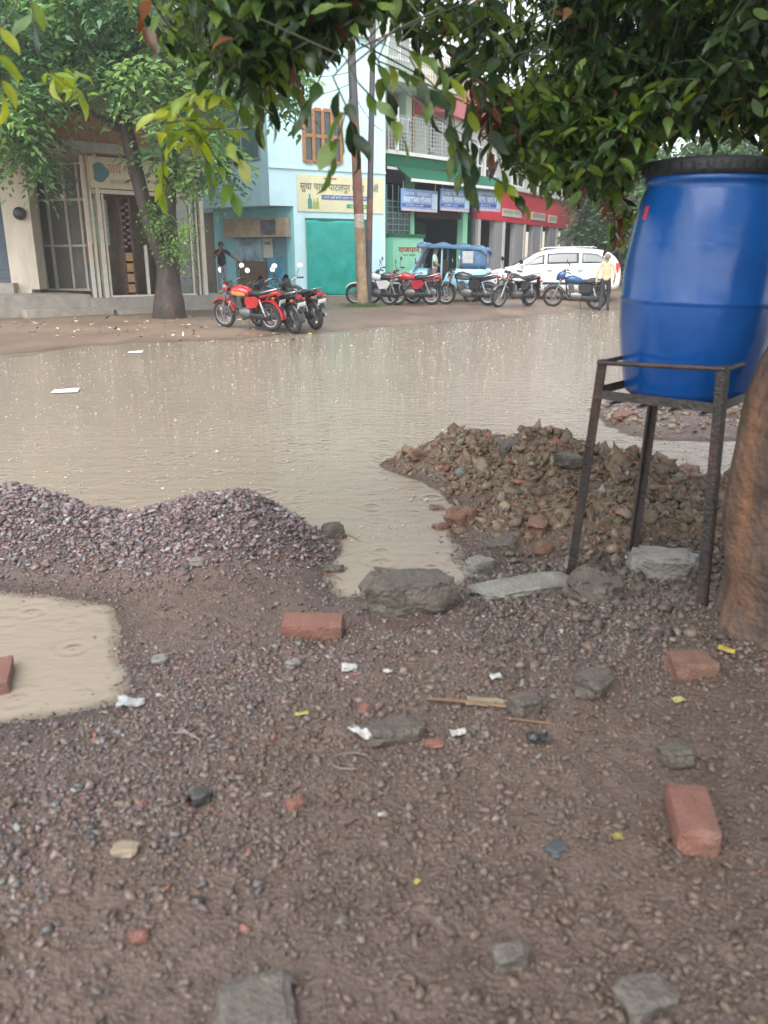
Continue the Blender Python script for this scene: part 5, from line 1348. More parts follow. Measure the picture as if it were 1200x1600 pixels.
A2_, B2_, X2 = pole('dark_pole', (575, 480), (585, -60), 26.1, .105, .075, [m_poleg, m_rust], 'thin dark utility pole just right of the rusty pole', lambda z: 1 if 2.2 < z < 3.1 else 0)
def cable(a, c, sag, lab, r_=.012):
    a, c = Vector(a), Vector(c)
    pts = [a + (c - a) * t - Vector((0, 0, sag * 4 * t * (1 - t))) for t in np.linspace(0, 1, 20)]
    MB().tube(pts, r_, 5, False).build('overhead_cable', m_poleg, None, loc=pts[0], label=lab, cat='cable', group='cables strung across the street')
cable(P(583, 95, 26.1), P(745, 222, 34.0), .2, 'thick black cable dropping from the dark pole past the balcony', .022)
cable(P(548, 112, 25.5), P(462, 118, 27.6), .08, 'thin cable from the rusty pole to the cyan wall, upper one', .010)
cable(P(549, 130, 25.5), P(455, 150, 27.5), .12, 'thin cable from the rusty pole to the cyan wall, lower one', .010)
cable(P(550, 140, 25.5), P(600, 205, 29.4), .2, 'short slack cable from the rusty pole to the far edge of the cyan house', .010)
cable(P(583, 60, 26.1), P(820, 150, 45), .3, 'high cable from the dark pole down the street', .012)
cable(P(546, 60, 25.5), P(330, 20, 24), .3, 'high cable from the rusty pole toward the forked tree', .012)
cable(F1.X(uF(606), .1, zF(606, 258)), F1.X(uF(700), .1, zF(700, 262)), .12, 'thin pale green wire drooping along the green fascia', .014)
gt = leaf_cloud
gv = P(570, 488, 25.2); gv.z = ground_z(gv.x, gv.y)
rr = np.random.default_rng(77); n = 900
pos = np.stack([gv.x + rr.normal(0, .32, n), gv.y + rr.normal(0, .25, n), np.full(n, gv.z)], -1)
V, F_, id_ = leaves_np(pos, np.stack([rr.normal(0, .4, n), rr.normal(0, .4, n), np.ones(n)], -1), rr.normal(size=(n, 3)), rr.uniform(.06, .16, n), rr.uniform(.012, .02, n), False)
np_mesh('grass', V, F_, m_leaf_far, cols=np.clip(np.array([.10, .16, .05]) * rr.uniform(.6, 1.4, (n, 1)), 0, 1)[id_], kind='stuff', label='small tuft of grass at the foot of the poles')
# ================================================================= vehicles
m_tyre = mat('tyre_rubber', (.022, .022, .022), rough=.8, var=.3, dirt=.4, dirtcol=(.10, .08, .06), dscale=(6, 6, 6))
m_chrome = mat('chrome', (.40, .40, .41), rough=.3, metal=.95, var=.08)
m_alloy = mat('grey_alloy', (.20, .20, .20), rough=.4, metal=.7, var=.2, dirt=.4, dirtcol=(.12, .10, .08), dscale=(6, 6, 6))
m_black = mat('black_metal', (.018, .018, .02), rough=.4, var=.2)
m_seat = mat('black_seat_vinyl', (.022, .021, .022), rough=.5, var=.2, bump=.2, bscale=120)
m_mirror = mat('mirror_glass', (.85, .87, .88), rough=.04, metal=1.0, var=.02)
m_plate = mat('white_number_plate', (.74, .75, .72), rough=.35, var=.05)
m_tail = mat('red_tail_lens', (.45, .02, .03), rough=.15, var=.1, coat=.5)
m_amber = mat('amber_lens', (.36, .10, .015), rough=.15, var=.1)
m_lens = mat('headlamp_lens', (.70, .72, .74), rough=.08, var=.05, metal=.5)

def bike_paint(name, col): return mat(name, col, rough=.25, var=.08, coat=.5, dirt=.12, dirtcol=(.12, .10, .08), dscale=(5, 5, 5))

def wheel_parts(parent, x, r, w, rim_m, spokes=14, y=0.0, name='wheel', alloy=False):
    Mx = Matrix.Translation((x, y, r)) @ Matrix.Rotation(R(90), 4, 'X')
    q = MB(); prof = []
    for j in range(9):
        t = 2 * PI * j / 8; prof.append((r - w * .55 + w * .55 * math.cos(t), w * .5 * math.sin(t)))
    q.lathe(prof, 30, Mx, cap=False)
    wh = q.build(name, m_tyre, parent, world=False, smooth=60); ORG[wh.name] = Vector()
    q = MB(); ri = r - w * 1.05
    q.lathe([(ri + .012, -w * .35), (ri - .012, -w * .30), (ri - .016, w * .30), (ri + .012, w * .35)], 30, Mx, cap=False)
    q.lathe([(.0, -.05), (.055, -.05), (.055, .05), (.0, .05)], 14, Mx, cap=False)
    if alloy:
        for k in range(5):
            a = 2 * PI * k / 5
            q.box(Mx @ Vector((math.cos(a) * ri * .5, math.sin(a) * ri * .5, 0)), (ri, .028, .05), (Mx.to_3x3() @ Matrix.Rotation(a, 3, 'Z')))
    else:
        for k in range(spokes):
            a = 2 * PI * k / spokes; s_ = .03 if k % 2 else -.03
            q.tube([Mx @ Vector((.05 * math.cos(a + .5), .05 * math.sin(a + .5), s_)), Mx @ Vector((ri * math.cos(a), ri * math.sin(a), 0))], .0035, 4, False)
    q.build('rim', rim_m, wh, world=False, smooth=True)
    q = MB().lathe([(.065, .055), (.11, .056), (.11, .06), (.065, .061)], 16, Mx, cap=False).build('brake_drum', m_alloy, wh, world=False)
    return wh

def motorcycle(label, heading, rear, group, paint, tank2=None, style='commuter', fairing=False, plate=True, guard=None, mirrors=True, leg=True, L_=1.26, lean=R(7), scale=1.0, fork_m=None, alloy=False, leg_guard=True):
    """heading: world angle the bike points to; rear: ground point under the rear wheel"""
    d = Vector((math.cos(heading), math.sin(heading), 0)); mid = Vector(rear) + d * L_ / 2 * scale
    zf = ground_z(rear[0] + d.x * L_, rear[1] + d.y * L_); zr = ground_z(rear[0], rear[1])
    mid.z = max((zf + zr) / 2, .0)
    o = empty('motorcycle', mid, label, 'motorcycle', group, rz=heading)
    o.rotation_euler = Euler((-lean, -math.atan2(zf - zr, L_), heading), 'XYZ'); scale = 1.08 if group == GR else 1.0; o.scale = (scale,) * 3
    guard = guard or paint; panel = blackp if style == 'sport' else paint; fork_m = fork_m or m_chrome
    xf_, xr, r = L_ / 2, -L_ / 2, .30
    B = lambda q, n, m, s=True: q.build(n, m, o, world=False, smooth=s)
    for x, n in ((xf_, 'wheel'), (xr, 'wheel')): wheel_parts(o, x, r, .085 if x > 0 else .10, m_alloy if alloy else m_chrome, alloy=alloy, name=n)
    q = MB()                                                    # frame
    q.tube([(xf_ - .27, 0, .86), (xf_ - .33, 0, .70), (xf_ - .38, 0, .40), (.05, 0, .24), (-.25, 0, .26)], .022, 7)
    q.tube([(xf_ - .28, 0, .80), (0, 0, .72), (-.32, 0, .70), (-.70, 0, .74)], .020, 7)
    for y in (-.10, .10): q.tube([(-.18, y * .5, .70), (-.22, y, .42), (-.20, y, .28)], .016, 6).tube([(-.22, y, .30), (xr, y, .30)], .022, 7)
    B(q, 'frame', m_black)
    q = MB()                                                    # fork
    for y in (-.075, .075): q.tube([(xf_, y, .30), (xf_ - .09, y, .56)], .026, 8).tube([(xf_ - .085, y, .55), (xf_ - .235, y, .93)], .018, 8)
    q.box((xf_ - .22, 0, .88), (.07, .20, .03)); q.box((xf_ - .165, 0, .74), (.07, .19, .03)); B(q, 'fork', fork_m)
    def mud(cx, rad, a0, a1, wd):
        q = MB(); rings = []
        for k in range(13):
            a = R(a0 + (a1 - a0) * k / 12); rr = rad
            c = Vector((cx + rr * math.cos(a), 0, .30 + rr * math.sin(a))); n = Vector((math.cos(a), 0, math.sin(a)))
            ring = []
            for t in (-1, -.7, 0, .7, 1): ring.append(c + Vector((0, wd * t, 0)) - n * (.03 * t * t))
            for t in (1, .7, 0, -.7, -1): ring.append(c + Vector((0, wd * t * .92, 0)) - n * (.03 * t * t + .008))
            rings.append(ring)
        return q.loft(rings)
    B(mud(xf_, .355, 35, 165, .065), 'front_mudguard', guard)
    B(mud(xr, .37, 20, 185 if style != 'sport' else 150, .085), 'rear_mudguard', m_black if guard != paint or style == 'sport' else guard)
    q = MB()                                                    # engine with cooling fins
    q.sell([(-.20, 0, .36, .05, .06), (-.16, 0, .36, .115, .12), (.02, 0, .36, .13, .13), (.13, 0, .37, .10, .10), (.16, 0, .37, .04, .05)], 14)
    for k in range(7): q.bbox((.10 + .018 * k * .5, 0, .47 + .028 * k), (.17, .19, .013), .004)
    q.bbox((.135, 0, .56), (.12, .13, .22), .015); B(q, 'engine', m_alloy)
    q = MB()                                                    # exhaust on the right
    q.tube([(.22, -.04, .52), (.30, -.08, .40), (.20, -.12, .25), (-.10, -.15, .24)], .02, 8); q.tube([(-.10, -.155, .24), (-.22, -.17, .25), (-.72, -.185, .31), (-.80, -.185, .32)], [.03, .048, .052, .03], 12); B(q, 'exhaust', m_chrome)
    q = MB()                                                    # chain case and swing side
    q.sell([(xr - .07, .115, .30, .016, .05), (xr, .12, .31, .02, .075), (-.25, .12, .32, .02, .06), (-.16, .115, .33, .015, .03)], 10); B(q, 'chain_case', m_black)
    tk = MB()                                                   # tank
    zt = .80
    tk.sell([(-.165, 0, zt - .03, .075, .045), (-.13, 0, zt - .015, .105, .075), (.0, 0, zt, .135, .105), (.14, 0, zt + .02, .15, .115), (.25, 0, zt + .015, .13, .10), (.33, 0, zt, .085, .07), (.36, 0, zt - .01, .04, .03)], 18, e=2.6)
    t_ = B(tk, 'fuel_tank', paint, 50)
    if tank2:
        q = MB()
        for y in (-1, 1):
            q.sell([(-.10, y * .128, zt - .045, .010, .02), (.05, y * .143, zt - .03, .012, .045), (.22, y * .138, zt - .02, .012, .04), (.30, y * .105, zt - .02, .008, .015)], 10)
        q.build('tank_decal', tank2, t_, world=False, smooth=True)
    q = MB().lathe([(.035, 0), (.035, .018), (.02, .024)], 12, Matrix.Translation((.10, 0, zt + .115))).build('fuel_cap', m_chrome, t_, world=False, smooth=True)
    q = MB()                                                    # seat
    q.sell([(-.14, 0, .775, .06, .03), (-.18, 0, .79, .11, .045), (-.34, 0, .785, .135, .05), (-.52, 0, .80, .125, .055), (-.70, 0, .83, .11, .05), (-.78, 0, .835, .06, .03)], 16, e=3); B(q, 'seat', m_seat, 50)
    for y in (-1, 1):                                           # side panels and shock absorbers
        q = MB().prism([(-.36, .50), (-.12, .47), (-.06, .60), (-.10, .71), (-.36, .73), (-.46, .66)], 0, .02, Matrix(((1, 0, 0, 0), (0, 0, y, y * .10), (0, 1, 0, 0), (0, 0, 0, 1)))); B(q, 'side_panel', panel, False)
        q = MB(); a, c = Vector((xr + .03, y * .13, .33)), Vector((xr + .16, y * .125, .68)); q.tube([a, c], .014, 6)
        for k in range(9): q.lathe([(.032, -.008), (.036, 0), (.032, .008)], 8, Matrix.Translation(a + (c - a) * (.25 + k * .07)))
        B(q, 'shock_absorber', m_chrome)
        q = MB().tube([(-.10, y * .12, .27), (-.10, y * .28, .27)], .017, 6); B(q, 'footrest', m_black)
    q = MB()                                                    # tail cowl and grab rail
    q.sell([(-.44, 0, .72, .09, .05), (-.62, 0, .76, .105, .05), (-.80, 0, .80, .085, .05), (-.90, 0, .815, .05, .03)], 14); B(q, 'tail_cowl', panel, 50)
    q = MB().tube([(-.55, .15, .82), (-.80, .15, .88), (-.90, .08, .90), (-.90, -.08, .90), (-.80, -.15, .88), (-.55, -.15, .82)], .012, 6); B(q, 'grab_rail', m_chrome)
    q = MB().bbox((-.915, 0, .785), (.05, .15, .085), .018); B(q, 'tail_light', m_tail)
    for y in (-1, 1):
        q = MB().tube([(-.86, y * .05, .72), (-.87, y * .14, .72)], .008, 5).lathe([(.01, -.03), (.032, -.015), (.032, .02), (.01, .03)], 10, Matrix.Translation((-.87, y * .16, .72)) @ Matrix.Rotation(R(90), 4, 'Y')); B(q, 'indicator', m_amber)
        q = MB().tube([(xf_ - .16, y * .08, .80), (xf_ - .15, y * .17, .80)], .008, 5).lathe([(.01, -.03), (.032, -.015), (.032, .02), (.01, .03)], 10, Matrix.Translation((xf_ - .14, y * .19, .80)) @ Matrix.Rotation(R(90), 4, 'Y')); B(q, 'indicator', m_amber)
    if plate:
        q = MB().bbox((-.975, 0, .62), (.012, .20, .13), .004, Matrix.Rotation(R(-18), 3, 'Y')); p_ = B(q, 'number_plate', m_plate)
        q = MB()
        for k in range(2):
            for j in range(4 + k):
                q.box((-.984 + .020 * (k - .5) * -1, -.07 + j * .034, .645 - .05 * k), (.004, .018, .034), Matrix.Rotation(R(-18), 3, 'Y'))
        q.build('number_marks', m_black, p_, world=False)
        q = MB().prism([(-.92, .74), (-.885, .745), (-.93, .50), (-1.0, .50)], -.055, .055, Matrix(((1, 0, 0, 0), (0, 0, 1, 0), (0, 1, 0, 0), (0, 0, 0, 1)))); B(q, 'plate_flap', m_black, False)
    q = MB()                                                    # handlebar
    hx = xf_ - .27
    for y in (-1, 1):
        q.tube([(hx + .03, 0, .955), (hx + .02, y * .10, .965), (hx - .03, y * .20, 1.03), (hx - .12, y * .36, 1.02)], .013, 7)
    B(q, 'handlebar', m_chrome)
    for y in (-1, 1):
        q = MB().tube([(hx - .06, y * .24, 1.03), (hx - .13, y * .37, 1.02)], .020, 8); g_ = B(q, 'grip', m_seat)
        q = MB().tube([(hx - .03, y * .27, 1.03), (hx + .02, y * .32, 1.01), (hx - .07, y * .40, 1.0)], .006, 5); q.build('brake_lever', m_chrome, g_, world=False)
        if mirrors:
            q = MB().tube([(hx - .05, y * .24, 1.04), (hx - .02, y * .30, 1.16), (hx - .04, y * .34, 1.24)], .007, 6); st = B(q, 'mirror_stem', m_black)
            Mx = Matrix.Translation((hx - .05, y * .355, 1.28)) @ Matrix.Rotation(R(-80), 4, 'Y') @ Matrix.Rotation(R(y * 8), 4, 'X')
            q = MB(); q.lathe([(.0, -.02), (.045, -.018), (.068, -.004), (.070, .004)], 16, Mx @ Matrix.Diagonal((.85, 1.05, 1, 1)), cap=False); mh = q.build('mirror_shell', m_black, st, world=False, smooth=True)
            q = MB(); q.lathe([(.066, .003), (.04, .006), (.0, .007)], 16, Mx @ Matrix.Diagonal((.85, 1.05, 1, 1)), cap=False); q.build('mirror_glass', m_mirror, st, world=False, smooth=True)
    if fairing:
        q = MB().sell([(xf_ - .28, 0, .93, .10, .12), (xf_ - .18, 0, .90, .14, .14), (xf_ - .08, 0, .87, .11, .11), (xf_ - .03, 0, .84, .05, .06)], 16, e=2.6); hf = B(q, 'headlight_fairing', paint, 50)
        q = MB().lathe([(.085, 0), (.08, .02), (.04, .035), (.0, .04)], 16, Matrix.Translation((xf_ - .075, 0, .86)) @ Matrix.Rotation(R(80), 4, 'Y'), cap=False); q.build('headlight', m_lens, hf, world=False, smooth=True)
        q = MB().sheet(lambda u, v: (xf_ - .16 - .10 * v, .10 * (u * 2 - 1) * (1 - .3 * v), 1.0 + .13 * v - .05 * abs(u * 2 - 1) ** 2), 8, 4); q.build('windscreen', m_black, hf, world=False, smooth=True)
    else:
        q = MB().lathe([(.03, -.10), (.075, -.08), (.092, -.01), (.095, .0)], 18, Matrix.Translation((xf_ - .11, 0, .86)) @ Matrix.Rotation(R(85), 4, 'Y')); hs_ = B(q, 'headlight_shell', paint, 50)
        q = MB().lathe([(.088, .001), (.06, .02), (.0, .03)], 18, Matrix.Translation((xf_ - .11, 0, .86)) @ Matrix.Rotation(R(85), 4, 'Y'), cap=False); q.build('headlight', m_lens, hs_, world=False, smooth=True)
    q = MB().lathe([(.05, 0), (.05, .05), (.04, .06)], 12, Matrix.Translation((hx + .05, .06, .94)) @ Matrix.Rotation(R(20), 4, 'Y')).lathe([(.05, 0), (.05, .05), (.04, .06)], 12, Matrix.Translation((hx + .05, -.06, .94)) @ Matrix.Rotation(R(20), 4, 'Y')); B(q, 'instrument_dials', m_black)
    if leg_guard:
        q = MB()
        for y in (-1, 1): q.tube([(.22, y * .04, .66), (.24, y * .22, .62), (.27, y * .27, .50), (.25, y * .20, .36), (.20, y * .05, .33)], .014, 7)
        B(q, 'leg_guard', m_chrome)
    q = MB().tube([(-.14, .12, .25), (-.20, .26, .01)], .012, 6); B(q, 'kickstand', m_black)
    q = MB().tube([(.0, -.12, .33), (-.06, -.19, .36), (-.02, -.22, .50)], .011, 6); B(q, 'kick_starter', m_chrome)
    return o

GL = 'motorcycles parked by the cyan house'
GR = 'motorcycles parked in front of the shops'
red = bike_paint('bright_red_paint', (.42, .018, .020)); gold = mat('orange_gold_decal', (.60, .20, .05), rough=.3, var=.2)
blackp = bike_paint('black_gloss_paint', (.015, .015, .018)); bluep = bike_paint('blue_gloss_paint', (.010, .065, .19)); whitep = bike_paint('white_gloss_paint', (.70, .71, .71)); greyp = bike_paint('dark_grey_paint', (.06, .06, .065)); redd = bike_paint('deep_red_paint', (.40, .015, .03))
def gpt(px, py, Y=None):
    v = GG(px, py)
    if Y: v = P(px, py, Y); v.z = ground_z(v.x, v.y)
    return (v.x, v.y, v.z)
motorcycle('red motorcycle with gold tank decal, nearest and farthest left of the parked bikes', R(150), gpt(425, 518), GL, red, gold)
motorcycle('black motorcycle with white rear plate standing between the red bike and another black one', R(134), gpt(459, 516), GL, blackp, None, fairing=True, alloy=True)
motorcycle('black motorcycle with grey rear flap, rightmost by the cyan house', R(128), gpt(494, 515), GL, blackp, None, style='sport', fairing=True, plate=True, alloy=True, leg_guard=False)
motorcycle('motorcycle with a rounded white tank partly hidden behind the two poles', R(168), gpt(618, 475, 26.3), GR, whitep, None, guard=whitep)
motorcycle('dark motorcycle with red body panels standing beside the rickshaw nose', R(166), gpt(672, 474, 26.0), GR, redd, None, fairing=False, guard=blackp)
motorcycle('black motorcycle with white plate parked across the rickshaw flank', R(158), gpt(760, 480, 25.4), GR, blackp, greyp, alloy=False)
motorcycle('black motorcycle with its front wheel turned toward the water, left of the white car nose', R(218), gpt(824, 474, 25.8), GR, blackp, whitep, fairing=False, guard=greyp)
motorcycle('blue tanked sporty motorcycle in front of the white car', R(172), gpt(928, 474, 26.2), GR, bluep, None, style='sport', fairing=True, guard=blackp, alloy=True, leg_guard=False)
motorcycle('dark motorcycle half hidden between the white tank bike and the red panelled one', R(175), gpt(643, 471, 27.0), GR, greyp, whitep)

# ---------------------------------------------------------------- auto rickshaw
def rickshaw():
    g = GG(712, 478); g = Vector((g.x, g.y, 0)); Yc = 27.6
    c = P(694, 470, Yc); z0 = ground_z(c.x, c.y)
    o = empty('auto_rickshaw', (c.x, c.y, z0), 'light blue auto rickshaw with dark blue cloth canopy', 'auto rickshaw', rz=R(180 - 14))
    pb = mat('pale_blue_body_paint', (.30, .56, .72), rough=.3, var=.08, coat=.4, dirt=.25, dirtcol=(.2, .22, .22), dscale=(3, 3, 3))
    cb = mat('blue_canopy_cloth', (.055, .13, .24), rough=.5, var=.25, scale=5, bump=.5, bscale=14, dirt=.5, dirtcol=(.22, .33, .42), dscale=(4, 4, 4))
    B = lambda q, n, m, s=False, par=None: q.build(n, m, par or o, world=False, smooth=s)
    S = 1.0
    q = MB()        # rear tub: x forward
    q.sell([(-1.28, 0, .70, .60, .26), (-1.22, 0, .68, .66, .32), (-.5, 0, .66, .68, .34), (-.25, 0, .62, .67, .32), (-.12, 0, .58, .64, .26), (-.05, 0, .50, .60, .16)], 20, e=5); tub = B(q, 'rear_body', pb, 45)
    q = MB()        # front cowl
    q.sell([(.45, 0, .62, .46, .34), (.70, 0, .60, .48, .40), (.95, 0, .56, .42, .38), (1.12, 0, .50, .30, .28), (1.20, 0, .46, .14, .14)], 18, e=3.2); B(q, 'front_cowl', pb, 45)
    q = MB().box((.2, 0, .32), (1.0, 1.05, .05)); B(q, 'floor_pan', pb)
    q = MB()
    for y in (-1, 1):
        B(MB().tube([(.86, y * .46, .90), (.66, y * .48, 1.30), (.52, y * .48, 1.66)], .035, 6), 'windscreen_post', pb, True)
        B(MB().tube([(.02, y * .58, .62), (.0, y * .56, 1.64)], .025, 6), 'roof_post', pb, True)
        B(MB().tube([(-1.22, y * .58, .90), (-1.15, y * .56, 1.56)], .02, 6), 'roof_post', pb, True)
    B(MB().tube([(.52, -.48, 1.66), (.52, .48, 1.66)], .035, 6), 'windscreen_rail', pb, True)
    B(MB().tube([(.86, -.46, .92), (.86, .46, .92)], .03, 6), 'windscreen_rail', pb, True)
    q = MB().sheet(lambda u, v: (.85 - .32 * v, (.44 + .02 * v) * (2 * u - 1), .94 + .70 * v), 2, 2); B(q, 'windscreen', glass_mat('rick_glass', dark=.08, refl=.06))
    def can(u, v):      # u along length, v across (side-top-side)
        x = .72 - 2.0 * u; a = PI * v
        sag = .035 * math.sin(u * 3 * PI) ** 2 + .02 * math.sin(u * 23 + v * 7)
        top = 1.72 - .10 * u * u - .02 - sag * (math.sin(a) ** 2)
        if u > .9: top -= (u - .9) * 1.4
        y = .66 * math.cos(a); y = math.copysign(min(abs(y) * 1.15, .64), y)
        z = top - .17 * (1 - math.sin(a)) ** 1.2
        return (x, y, z)
    cp = B(MB().sheet(can, 34, 18), 'canopy', cb, 70); cp.modifiers.new('thickness', 'SOLIDIFY').thickness = .012
    for y in (-1, 1):       # cloth side and rear curtain with clear windows
        q = MB().sheet(lambda u, v: (-.52 - .72 * u, y * (.61 + .012 * math.sin(u * 14)), .95 + .60 * v), 12, 4); s_ = B(q, 'side_curtain', cb, 60); s_.modifiers.new('thickness', 'SOLIDIFY').thickness = .01
        q = MB().bbox((-.74, y * .625, 1.27), (.30, .02, .34), .008); B(q, 'curtain_window', mat('clear_plastic_window', (.40, .42, .42), rough=.25, var=.2, scale=6), False, s_)
    q = MB().sheet(lambda u, v: (-1.25 + .06 * v, .60 * (2 * u - 1), .95 + .58 * v), 8, 4); s_ = B(q, 'rear_curtain', cb, 60); s_.modifiers.new('thickness', 'SOLIDIFY').thickness = .01
    q = MB().bbox((-1.235, 0, 1.24), (.03, .5, .30), .008, Matrix.Rotation(R(6), 3, 'Y')); B(q, 'curtain_window', MATS['clear_plastic_window'], False, s_)
    q = MB().bbox((-.62, 0, .95), (.45, 1.1, .16), .04).bbox((-.88, 0, 1.2), (.12, 1.1, .45), .04); B(q, 'passenger_seat', m_seat, True)
    q = MB().bbox((.18, 0, .72), (.35, .5, .14), .03).bbox((.02, 0, 1.0), (.08, .9, .45), .03); B(q, 'driver_seat', m_darkwood, True)
    q = MB().tube([(.78, 0, .85), (.60, 0, 1.02)], .02, 6).tube([(.58, -.28, 1.04), (.60, 0, 1.03), (.58, .28, 1.04)], .016, 6); B(q, 'handlebar', m_black, True)
    for x, y in ((.98, 0), (-.85, .54), (-.85, -.54)): wheel_parts(o, x, .24, .10, m_alloy, y=y, alloy=True)
    for y in (-1, 1):
        q = MB().sell([(-1.18, y * .66, .52, .02, .02), (-1.08, y * .67, .56, .05, .06), (-.85, y * .69, .60, .06, .07), (-.62, y * .67, .56, .05, .06), (-.52, y * .66, .50, .02, .02)], 12); B(q, 'mudguard', pb, True, tub)
        q = MB().bbox((-1.285, y * .50, .78), (.03, .09, .17), .012); B(q, 'tail_light', m_tail, True, tub)
        q = MB().tube([(.72, y * .47, 1.12), (.74, y * .62, 1.16)], .01, 5).bbox((.74, y * .66, 1.17), (.03, .13, .17), .012); mr_ = B(q, 'mirror', m_black, True)
        q = MB().box((.722, y * .66, 1.17), (.004, .11, .15)); B(q, 'mirror_glass', m_mirror, False, mr_)
    q = MB().lathe([(.07, 0), (.085, .03), (.08, .05), (.0, .07)], 16, Matrix.Translation((1.14, 0, .66)) @ Matrix.Rotation(R(80), 4, 'Y')); B(q, 'headlight', m_lens, True)
    q = MB().bbox((-1.295, 0, .80), (.02, .42, .05), .006); B(q, 'rear_trim', m_black, False, tub)
    q = MB().bbox((-1.30, 0, .58), (.02, .34, .12), .006); B(q, 'number_plate', m_plate, False, tub)
    o.scale = (1.14, 1.0, 1.10)
rickshaw()

# ---------------------------------------------------------------- white people carrier
def car():
    c = P(856, 470, 29.3); z0 = ground_z(c.x, c.y)
    o = empty('parked_car', (c.x, c.y, z0), 'white people carrier parked behind the motorcycles in front of the red colonnade', 'car', rz=R(180 - 8))
    o.scale = (1.06, 1.04, 1.02)
    wp = mat('white_car_paint', (.80, .81, .82), rough=.22, var=.03, coat=.6, dirt=.15, dirtcol=(.5, .47, .42), dscale=(2, 2, 2))
    gl = mat('dark_car_glass', (.045, .055, .058), rough=.06, var=.3, spec=.9, scale=2)
    # stations along x (front +): belt height, roof height, half width at belt, half width at roof, bottom, nose rounding
    st = [(2.20, .62, .64, .52, .50, .40), (2.16, .74, .76, .70, .66, .28), (2.0, .86, .90, .80, .72, .22), (1.6, .97, 1.0, .84, .74, .20), (1.25, 1.02, 1.06, .86, .72, .20), (.95, 1.04, 1.24, .86, .66, .20), (.55, 1.05, 1.48, .865, .63, .20),
          (.15, 1.06, 1.60, .87, .63, .20), (-.5, 1.07, 1.655, .87, .64, .20), (-1.2, 1.08, 1.645, .87, .64, .20), (-1.75, 1.10, 1.58, .86, .62, .22), (-2.02, 1.10, 1.40, .84, .64, .26), (-2.16, 1.06, 1.14, .80, .66, .34), (-2.22, .80, .84, .70, .60, .42)]
    def section(s, off=0.0):
        x, zb, zr, wb, wr, z0 = s; w_ = wb + .03
        half = [(0, z0), (wb * .8, z0), (wb * .99, z0 + .10), (w_, z0 + .30), (w_ - .01, (z0 + zb) / 2 + .1), (wb, zb), (wb - .015, zb + .03 * (zr - zb)), ((wb * .35 + wr * .65), zb + .65 * (zr - zb)), (wr, zr - .06 * min(1, (zr - zb) / .3)), (wr * .8, zr - .01), (wr * .4, zr), (0, zr + .006)]
        return [Vector((x, y, z)) for y, z in half] + [Vector((x, -y, z)) for y, z in half[-2:0:-1]]
    q = MB().loft([section(s) for s in st])
    body = q.build('body', wp, o, world=False, smooth=55)
    sb = body.modifiers.new('smooth', 'SUBSURF'); sb.levels = 1; sb.render_levels = 2
    def interp(x):
        for a, b_ in zip(st, st[1:]):
            if a[0] >= x >= b_[0]:
                t = (a[0] - x) / (a[0] - b_[0]); return [a[k] * (1 - t) + b_[k] * t for k in range(6)]
    def side(x, t, y):       # t: 0 belt .. 1 roof edge
        x_, zb, zr, wb, wr, z0 = interp(x)
        hh = zr - zb; p0 = (wb - .012, zb + .04 * hh); p1 = (wb * .35 + wr * .65, zb + .65 * hh); p2 = (wr, zr - .06)
        if t < .7: k = t / .7; a, b_ = p0, p1
        else: k = (t - .7) / .3; a, b_ = p1, p2
        return Vector((x, y * (a[0] * (1 - k) + b_[0] * k + .012), a[1] * (1 - k) + b_[1] * k))
    for y in (-1, 1):
        for (xa, xb, ta, tb, nm) in [(.98, .22, .12, .80, 'front_side_window'), (.14, -.86, .12, .82, 'rear_side_window'), (-.95, -1.78, .12, .78, 'quarter_window')]:
            def f(u, v, xa=xa, xb=xb, ta=ta, tb=tb, nm=nm):
                x = xa + (xb - xa) * u
                top = tb
                if nm == 'front_side_window': top = ta + (tb - ta) * min(1, .05 + 1.25 * u)
                if nm == 'quarter_window': top = ta + (tb - ta) * min(1, .35 + 1.4 * (1 - u))
                return side(x, ta + (top - ta) * v, y)
            w_ = MB().sheet(f, 10, 5).build(nm, gl, o, world=False, smooth=True); w_.modifiers.new('thickness', 'SOLIDIFY').thickness = .008
        for x in (1.38, -1.36):
            q = MB().lathe([(.325, -.03), (.375, -.02), (.38, .0), (.375, .02), (.325, .03)], 28, Matrix.Translation((x, y * .880, .335)) @ Matrix.Rotation(R(90), 4, 'X'), cap=False); q.build('wheel_arch', m_black, body, world=False, smooth=True)
            wheel_parts(o, x, .315, .19, m_alloy, y=y * .835, alloy=True)
        q = MB().tube([(.92, y * .86, 1.05), (.94, y * .95, 1.08)], .02, 6).sell([(.85, y * 1.0, 1.12, .06, .05), (.90, y * 1.01, 1.12, .11, .085), (1.0, y * 1.0, 1.11, .08, .06), (1.04, y * .99, 1.11, .03, .03)], 12); q.build('wing_mirror', wp, o, world=False, smooth=True)
        q = MB().sell([(1.80, y * .78, .80, .02, .03), (1.98, y * .76, .78, .06, .07), (2.12, y * .66, .74, .05, .06), (2.16, y * .58, .72, .02, .03)], 12); q.build('headlight', m_lens, o, world=False, smooth=True)
        q = MB().bbox((-2.06, y * .78, 1.0), (.16, .12, .34), .03); q.build('tail_light', m_tail, o, world=False, smooth=True)
        for x, nm in ((.05, 'door_handle'), (-.92, 'door_handle')):
            q = MB().bbox((x, y * .905, .93), (.17, .03, .03), .01); q.build(nm, m_chrome, o, world=False, smooth=True)
        q = MB()
        for x in (1.02, .18, -.90): q.box((x, y * .897, .64), (.008, .01, .66))
        q.build('door_seam', m_black, body, world=False)
        q = MB().bbox((0, y * .905, .52), (2.2, .02, .07), .008); q.build('side_moulding', m_black, body, world=False, smooth=True)
        q = MB().tube([(.3, y * .60, 1.60), (.2, y * .60, 1.66), (-1.3, y * .60, 1.685), (-1.4, y * .60, 1.645)], .016, 6); q.build('roof_rail', m_metal, o, world=False, smooth=True)
